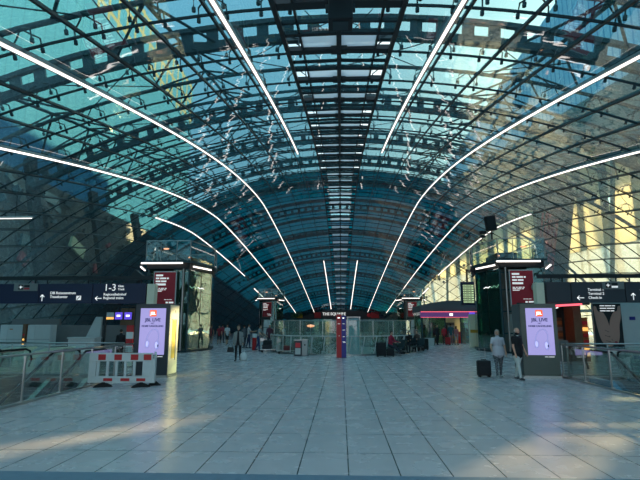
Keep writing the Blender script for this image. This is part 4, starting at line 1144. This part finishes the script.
    sm = tmp.modifiers.new('s', 'SMOOTH'); sm.iterations = 3; sm.factor = .5
    me = bpy.data.meshes.new_from_object(tmp.evaluated_get(bpy.context.evaluated_depsgraph_get()))
    old = tmp.data; bpy.data.objects.remove(tmp); bpy.data.meshes.remove(old)
    me.materials.clear()
    for m_ in (cloth(top), pattern or cloth(bottom), cloth(shoes), cloth(skin)): me.materials.append(M[m_])
    n_ = len(me.polygons); C = np.empty(n_*3, 'f'); me.polygons.foreach_get('center', C); C = C.reshape(-1, 3)
    best = np.full(n_, 1e9); reg = np.zeros(n_, int)
    mp = {'torso': 0, 'hip': 1, 'thigh': 1, 'shank': 1 if legs == 'long' else 3, 'foot': 2, 'head': 3, 'uparm': 0 if sleeve != 'none' else 3,
          'elbow': 0 if sleeve == 'long' else 3, 'forearm': 0 if sleeve == 'long' else 3, 'hand': 3}
    for p, q, r_, rg_ in seg:
        p_, q_ = np.array(p), np.array(q); v = q_-p_; L2 = max(1e-9, v@v)
        u = np.clip((C-p_)@v/L2, 0, 1); dd = np.linalg.norm(C-(p_+u[:, None]*v), axis=1) - r_
        k = dd < best; best[k] = dd[k]; reg[k] = mp[rg_]
    me.polygons.foreach_set('material_index', reg.astype('i')); me.polygons.foreach_set('use_smooth', [True]*n_)
    o = bpy.data.objects.new('person', me); col.objects.link(o); o.location = loc; o.rotation_euler = (0, 0, rz)
    tag(o, label, 'person', group)
    # hair
    if style == 'fringe':
        MB().ell(hv(0, .020, -.002), (.0475*h, .042*h, .030*h), 14, 10, Rh).build('hair', cloth(hair), o, smooth=True)
    elif style != 'bald':
        hb = MB()
        hb.ell(hc + Rh @ Vector((0, .012*h, .024*h)), (.048*h, .053*h, .053*h), 16, 12, Rh)
        if style in ('long', 'bob'):
            ln = .11 if style == 'long' else .06
            hb.loft([[hc + Rh @ Vector((math.cos(2*PI*i/14)*.046*w1*h, .028*h+math.sin(2*PI*i/14)*.026*w1*h, zz*h)) for i in range(14)] for zz, w1 in ((.03, 1), (-.02, 1.05), (-ln*.7, 1), (-ln, .6))])
        if style == 'bun': hb.ell(hv(0, .03, .075), (.022*h, .022*h, .020*h), 10, 8)
        # keep the face free
        hb.v = [tuple(Vector(v) + (Rh @ Vector((0, max(0, -.018*h - (Rh.inverted() @ (Vector(v)-hc)).y), 0)) if (Rh.inverted() @ (Vector(v)-hc)).z < .038*h else Vector((0, 0, 0)))) for v in hb.v]
        hb.build('hair', cloth(hair), o, smooth=True)
    if voxel < .012:
        for sgn in (-1, 1): MB().ell(hv(sgn*.018, -.043, .010), (.006*h, .004*h, .004*h), 8, 6).build('eye', 'black', o)
        MB().ell(hv(0, -.046, -.026), (.013*h, .004*h, .003*h), 8, 6).build('mouth', 'nail_red', o)
    o['_'] = 0; del o['_']
    return o, P, sh, hand_l, hand_r, up

def tick(mname): return mname
def checked(name, c1, c2, scale):
    m = bpy.data.materials.new(name); m.use_nodes = True; nt = m.node_tree; b = nt.nodes['Principled BSDF']
    tc = nt.nodes.new('ShaderNodeTexCoord'); ch = nt.nodes.new('ShaderNodeTexChecker'); ch.inputs['Scale'].default_value = scale
    ch.inputs['Color1'].default_value = (*c1, 1); ch.inputs['Color2'].default_value = (*c2, 1)
    nt.links.new(tc.outputs['Object'], ch.inputs['Vector']); nt.links.new(ch.outputs[0], b.inputs['Base Color']); b.inputs['Roughness'].default_value = .8; M[name] = m
checked('patterned_cloth', (.05, .055, .065), (.17, .18, .19), 21)

def suitcase(label, loc, rz, w=.42, d=.26, h=.62, c=(.012,.012,.014), handle=0, lying=False, group=None):
    t = thing('suitcase', label, 'suitcase', loc, rz, group); cm = cloth(c)
    z = .05 if not lying else 0
    if lying: MB().b2((-h/2, -w/2, 0), (h/2, w/2, d)).build('shell', cm, t, bevel=.04)
    else:
        MB().b2((-w/2, -d/2, z), (w/2, d/2, h)).build('shell', cm, t, bevel=.04)
        MB().b2((-w/2+.05, -d/2-.02, .12), (w/2-.05, -d/2, h*.62)).build('front_pocket', cm, t, bevel=.01)
        for x in (-w/2+.06, w/2-.06): MB().cyl((x-.02, d/2-.06, .035), (x+.02, d/2-.06, .035), .035).build('wheel', 'rubber', t)
        for x in (-w/2+.06, w/2-.06): MB().b2((x-.02, -d/2+.03, 0), (x+.02, -d/2+.07, .06)).build('foot', 'rubber', t)
        MB().tube([(-.08, 0, h), (-.08, 0, h+.03), (.08, 0, h+.03), (.08, 0, h)], .012, 6).build('carry_handle', 'rubber', t)
        if handle:
            MB().tube([(-.10, .08, h-.05), (-.10, .08, h+handle), (.10, .08, h+handle), (.10, .08, h-.05)], .011, 6).build('pull_handle', 'steel', t)
    return t
# standing couple
lady = person('elderly woman in a pale blouse and patterned trousers, beside a black suitcase', (5.36, 17.25, 0), -.1, 1.60, hips=((10, 6), (-8, 6)), arms=((28, 20, 30), (0, 16, 14)),
       top=(.50, .48, .52), bottom=(.08, .08, .09), pattern='patterned_cloth', shoes=(.45, .43, .40), hair=(.32, .29, .26), style='bob', sleeve='short', stout=1.42, voxel=.0105, head=0)
MB().loft([[Vector((math.cos(2*PI*i/20)*rx, math.sin(2*PI*i/20)*ry, z)) for i in range(20)] for z, rx, ry in ((.74, .235, .175), (.90, .220, .165), (1.05, .185, .140))], cap=False).build('blouse_hem', cloth((.50, .48, .52)), lady[0], smooth=True)
MB().box((0, -.138, 1.10), (.012, .01, .34)).build('button_strip', cloth((.40, .38, .42)), lady[0])
man = person('elderly man in a black polo shirt and white trousers, beside the right advertising column', (5.80, 16.65, 0), .55, 1.68, hips=((12, 4), (-10, 6)), arms=((4, 8, 14), (10, 8, 18)),
       top=(.008, .008, .010), bottom=(.60, .60, .56), shoes=(.05, .05, .055), skin=(.68, .34, .24), hair=(.50, .47, .42), style='fringe', sleeve='short', stout=1.45, voxel=.0105, head=12, nod=10)
MB().loft([[man[2] + Vector((math.cos(2*PI*i/16)*rx, math.sin(2*PI*i/16)*ry-.004, z)) for i in range(16)] for z, rx, ry in ((.018, .085, .072), (.05, .065, .06))], cap=False).build('collar', cloth((.60, .60, .56)), man[0], smooth=True)
suitcase('black cabin suitcase with raised handle, held by the elderly woman', (4.88, 17.35, 0), .1, .44, .26, .56, handle=.40)
# woman with white bag
wom = person('woman in a grey open jacket and black trousers walking towards the viewer', (-5.08, 24.3, 0), .1, 1.72, hips=((12, 4), (-10, 12)), arms=((-4, 9, 8), (8, 12, 16)),
       top=(.012, .012, .014), bottom=(.010, .010, .012), shoes=(.01, .01, .01), hair=(.10, .05, .025), style='bun', voxel=.0115)
h = 1.72; mb = MB(); P_, sh_ = wom[1], wom[2]
rings = []
for z, rx, ry, gp in ((sh_.z+.01, .150, .085, .16), (sh_.z-.05, .195, .118, .22), (sh_.z-.25, .185, .125, .30), (sh_.z-.42, .190, .130, .36), (sh_.z-.58, .215, .140, .42), (sh_.z-.66, .225, .145, .46)):
    rings.append([Vector((math.sin(a)*rx, -math.cos(a)*ry, z)) for a in [gp + (2*PI-2*gp)*i/22 for i in range(23)]])
mb.loft(rings, closed=False, cap=False); jk = mb.build('jacket', cloth((.26, .26, .25)), wom[0], smooth=True)
sf = jk.modifiers.new('s', 'SOLIDIFY'); sf.thickness = .012
for sg, hp_ in ((-1, wom[3]), (1, wom[4])):
    s0 = sh_ + Vector((sg*.098*h, 0, -.03)); e0 = Vector((sg*(.098*h+.05), s0.y + (.02 if sg < 0 else -.04), s0.z-.28))
    MB().tube([s0, s0.lerp(e0, .5), e0, e0.lerp(hp_, .78)], .062, 12).build('jacket_sleeve', cloth((.26, .26, .25)), jk, smooth=True)
t = thing('shoulder_bag', 'black handbag carried low by the woman in the grey jacket', 'bag', (-5.42, 24.15, .42), .1)
MB().prism([(-.17, 0), (.17, 0), (.13, .24), (-.13, .24)], -.06, .06, Matrix.Rotation(PI/2, 4, 'X')).build('bag_body', 'black', t, bevel=.02)
MB().tube([(-.10, 0, .22), (-.06, 0, .38), (.06, 0, .38), (.10, 0, .22)], .012, 6).build('strap', 'black', t)
def plastic_bag(label, loc, s_=1.0, c=(.72, .72, .70), rz=0):
    t = thing('carrier_bag', label, 'bag', loc, rz); random.seed(int(loc[0]*100))
    rg = []
    for z, rx, ry in ((0, .10, .07), (.06, .165, .11), (.22, .18, .12), (.34, .14, .08), (.42, .06, .04)):
        rg.append([Vector((math.cos(2*PI*i/14)*rx*s_*random.uniform(.9, 1.1), math.sin(2*PI*i/14)*ry*s_*random.uniform(.9, 1.1), z*s_)) for i in range(14)])
    MB().loft(rg).build('bag_body', cloth(c), t, smooth=True)
    MB().tube([(-.05*s_, 0, .40*s_), (-.03*s_, 0, .54*s_), (.03*s_, 0, .54*s_), (.05*s_, 0, .40*s_)], .010, 6).build('bag_handle', cloth(c), t)
plastic_bag('crumpled white carrier bag at the feet of the woman in the grey jacket', (-4.80, 24.3, 0))

# background people on the left
G_ = [
 ('man in a white shirt and dark trousers standing left of the far tower', (-6.85, 36.4, 0), 1.9, dict(H=1.78, top=(.55, .50, .48), bottom=(.02, .03, .07), sleeve='short', arms=((40, 10, 60), (35, 10, 60)))),
 ('person in grey standing close behind the man in the white shirt', (-7.3, 37.0, 0), -2.6, dict(H=1.70, top=(.10, .11, .12), bottom=(.03, .03, .04))),
 ('person in a white T-shirt and black shorts walking near the tower on the left', (-9.9, 42.6, 0), .4, dict(H=1.74, top=(.62, .62, .62), bottom=(.02, .02, .02), sleeve='short', legs='short', hips=((18, 6), (-14, 16)))),
 ('person in a dark red top and black skirt, left of the white T-shirt', (-10.75, 43.2, 0), .1, dict(H=1.64, top=(.30, .02, .03), bottom=(.03, .02, .02), sleeve='short', legs='short', style='long')),
 ('person in a black top with bare legs in the distant group on the left', (-11.4, 43.0, 0), .6, dict(H=1.66, top=(.02, .02, .02), bottom=(.45, .28, .2), sleeve='none', legs='short', style='long')),
 ('person in a bright red shirt and dark trousers, leftmost of the distant group', (-12.1, 43.8, 0), -.4, dict(H=1.72, top=(.45, .03, .04), bottom=(.12, .03, .03), sleeve='short')),
 ('person in a maroon sweater standing behind the distant group on the left', (-11.2, 46.2, 0), 2.8, dict(H=1.75, top=(.28, .03, .05), bottom=(.04, .04, .05))),
 ('person in grey and blue pushing the loaded luggage trolley', (-5.45, 32.6, 0), 1.2, dict(H=1.72, top=(.32, .33, .32), bottom=(.02, .04, .13), hips=((10, 5), (-12, 20)), arms=((35, 8, 25), (35, 8, 25)), lean=8, sleeve='short')),
 ('person in a white cap standing behind the luggage trolley', (-5.0, 34.4, 0), .3, dict(H=1.78, top=(.12, .03, .05), bottom=(.04, .04, .05), hair=(.5, .6, .6))),
 ('dark clothed person leaning over the luggage trolley from the right', (-3.95, 32.9, 0), -1.3, dict(H=1.72, top=(.05, .055, .05), bottom=(.35, .33, .32), lean=22, arms=((50, 8, 20), (50, 8, 20)))),
 ('person in white with a black scarf standing at the round balustrade', (-4.15, 35.6, 0), 2.2, dict(H=1.66, top=(.50, .50, .52), bottom=(.04, .04, .04), style='long')),
]
for lab, loc, rz, kw in G_: person(lab, loc, rz, **kw)
o = MB().cyl((0, 0, 0), (0, 0, .85), .16, .15, 14).build('red_bin', 'red'); o.location = (-5.95, 33.8, 0); tag(o, 'narrow red and white bin left of the trolley group', 'bin')
o2 = MB().cyl((0, 0, .85), (0, 0, 1.12), .16, .16, 14).build('white_top', 'white', o)

def trolley(label, loc, rz, group=None):
    t = thing('luggage_trolley', label, 'trolley', loc, rz, group)
    MB().b2((-.30, -.55, .16), (.30, .50, .20)).build('platform', 'steel', t)
    MB().tube([(-.28, .48, .18), (-.28, .58, 1.00), (.28, .58, 1.00), (.28, .48, .18)], .018, 8).build('handle_frame', 'steel', t)
    MB().cyl((-.30, .60, 1.0), (.30, .60, 1.0), .025).build('push_bar', 'rubber', t)
    MB().b2((-.27, .30, .70), (.27, .56, .88)).build('basket', 'steel', t)
    for x, y in ((-.26, .40), (.26, .40), (0, -.50)): MB().cyl((x-.02, y, .075), (x+.02, y, .075), .075, n=14).build('wheel', 'rubber', t)
    return t
trolley('loaded luggage trolley left of the round balustrade', (-4.65, 31.6, 0), 1.75)
suitcase('large dark grey suitcase, lower one on the loaded trolley', (-4.75, 31.6, .205), 1.75, .62, .28, .70, (.03, .03, .034), lying=True)
suitcase('black suitcase, upper one on the loaded trolley', (-4.72, 31.6, .49), 1.70, .56, .26, .66, (.014, .014, .016), lying=True)
suitcase('white and grey travel bag hanging off the right end of the loaded trolley', (-3.90, 31.3, 0), .3, .42, .25, .50, (.50, .49, .48))
t = trolley('low empty luggage trolley parked left of the waste bin', (-3.35, 30.2, 0), 1.5)
suitcase('dark red suitcase lying on the low trolley left of the waste bin', (-3.25, 30.2, .205), 1.5, .45, .28, .62, (.16, .03, .03), lying=True)
suitcase('small brown upright suitcase behind the low trolley near the waste bin', (-2.95, 31.0, 0), .2, .38, .24, .55, (.14, .08, .05))

# seated group at the right of the opening
def bench(label, loc, rz, n_=3, group=None):
    t = thing('waiting_bench', label, 'bench', loc, rz, group)
    MB().b2((-n_*.3, -.03, .34), (n_*.3, .03, .40)).build('beam', 'steel', t)
    for i in range(n_):
        x = (i-(n_-1)/2)*.6
        MB().b2((x-.27, -.26, .41), (x+.27, .24, .45)).build('seat', 'dark_steel', t, bevel=.012)
        MB().box((x, .27, .68), (.52, .03, .44), rx=-.18).build('backrest', 'dark_steel', t, bevel=.01)
    for x in (-n_*.3+.2, n_*.3-.2):
        MB().b2((x-.025, -.025, 0), (x+.025, .025, .36)).build('leg', 'steel', t); MB().b2((x-.03, -.28, 0), (x+.03, .28, .03)).build('foot', 'steel', t)
    return t
bench('dark waiting bench with a person in red, right of the round opening', (3.05, 28.6, 0), -1.0, 2)
bench('dark waiting bench in the crowd right of the opening, nearer the far tower', (4.35, 31.5, 0), -.6, 3)
ps = person('person in a red hooded top sitting with legs stretched out, right of the pillar', (2.78, 28.35, 0), .9, 1.70, hips=((75, 25), (70, 20)), arms=((30, 10, 50), (30, 10, 50)), seat=.45, lean=8,
       top=(.42, .015, .05), bottom=(.02, .025, .04), hair=(.04, .02, .015))
suitcase('large black suitcase in front of the person in the red top', (2.20, 27.5, 0), .15, .52, .34, .78, (.008, .008, .009))
suitcase('lower black bag leaning right of the large black suitcase', (2.72, 27.6, 0), -.1, .42, .30, .44, (.010, .010, .011))
person('seated person in a white cap and dark jacket in the group right of the opening', (3.75, 31.0, 0), .5, 1.72, hips=((84, 84), (80, 75)), arms=((30, 10, 50), (20, 10, 60)), seat=.45, top=(.03, .03, .035), bottom=(.03, .03, .03), hair=(.60, .60, .62))
person('seated person in black bending forward, middle of the group on the right', (4.30, 31.3, 0), -.4, 1.74, hips=((84, 80), (84, 86)), arms=((50, 10, 40), (40, 10, 50)), seat=.45, lean=20, top=(.015, .015, .015), bottom=(.02, .02, .025))
person('seated person in dark brown with crossed arms, right in the seated group', (4.85, 31.7, 0), -.7, 1.70, hips=((84, 80), (84, 86)), arms=((20, 10, 80), (20, 10, 80)), seat=.45, lean=4, top=(.07, .04, .03), bottom=(.02, .02, .02))
person('standing person in a dark coat behind the seated group on the right', (4.25, 33.6, 0), 2.9, 1.74, top=(.06, .02, .02), bottom=(.02, .02, .02), skin=(.5, .3, .22))
person('standing person in a rose shirt behind the seated group, nearest the far tower', (5.1, 33.9, 0), 2.0, 1.68, top=(.40, .25, .24), bottom=(.03, .03, .04), style='long')
suitcase('black suitcase standing at the left feet of the seated group on the right', (3.55, 30.2, 0), .3, .40, .28, .55, (.012, .012, .013))
suitcase('black suitcase at the right end of the seated group', (5.75, 34.5, 0), .1, .50, .32, .78, (.010, .012, .011))
suitcase('dark brown suitcase between the seated group and the far right suitcase', (5.25, 33.0, 0), .1, .44, .30, .62, (.035, .022, .018))
trolley('empty luggage trolley between the person in red and the seated group', (3.30, 29.9, 0), 1.9)
# people at the pavilion
for lab, loc, rz, kw in [
 ('person in black standing with a trolley bag at the pavilion entrance, leftmost there', (8.15, 42.3, 0), .3, dict(H=1.72, top=(.015, .015, .02), bottom=(.01, .01, .012))),
 ('person in a bright red jacket at the pavilion entrance', (8.95, 43.3, 0), 2.8, dict(H=1.62, top=(.55, .03, .05), bottom=(.10, .02, .03))),
 ('person in a teal top with a white bag in the middle of the pavilion entrance', (9.45, 43.0, 0), 3.0, dict(H=1.80, top=(.03, .10, .12), bottom=(.45, .25, .25))),
 ('person in light red with a pale skirt, right of the teal top at the pavilion', (10.0, 43.4, 0), 2.6, dict(H=1.60, top=(.55, .20, .20), bottom=(.50, .45, .44), legs='short', style='long')),
 ('person in dark clothes standing right of the pale pink column', (10.45, 38.6, 0), -.5, dict(H=1.74, top=(.03, .02, .03), bottom=(.02, .02, .03))),
 ('person with dark hair behind the left service desk, seen from the back', (-10.15, 22.4, 0), PI, dict(H=1.55, top=(.006, .006, .008), bottom=(.01, .01, .01), stout=1.2)),
]: person(lab, loc, rz, **kw)
suitcase('red suitcase standing in the pavilion entrance', (9.05, 42.5, 0), .1, .42, .28, .66, (.50, .03, .03))
suitcase('grey suitcase beside the leftmost person at the pavilion', (7.75, 42.4, 0), .1, .40, .28, .60, (.16, .17, .18))

# repeats of one kind share a group
GR = {'lift_tower': 'glass lift towers along the hall', 'advertising_column': 'advertising columns at both sides', 'direction_sign': 'hanging direction signs',
      'sign_post': 'cream posts of the sign rows', 'glass_railing': 'glass railings of the stair wells', 'escalator': 'escalators in the stair wells',
      'escalator_housing': 'escalator housings on the left', 'safety_barrier': 'safety barriers by the left stair well', 'green_tree': 'trees in the round opening',
      'display_cabinet': 'pale cabinets on the left', 'monitor': 'small monitors hanging on the left', 'suitcase': 'suitcases standing and lying in the hall',
      'luggage_trolley': 'luggage trolleys in the hall', 'waiting_bench': 'waiting benches right of the opening', 'person': 'people in the hall', 'beam_post': 'thin dark beam posts',
      'sign_beam': 'beams carrying the signs'}
for ob in sc.objects:
    k = ob.name.split('.')[0]
    if ob.parent is None and k in GR and 'label' in ob and 'group' not in ob: ob['group'] = GR[k]
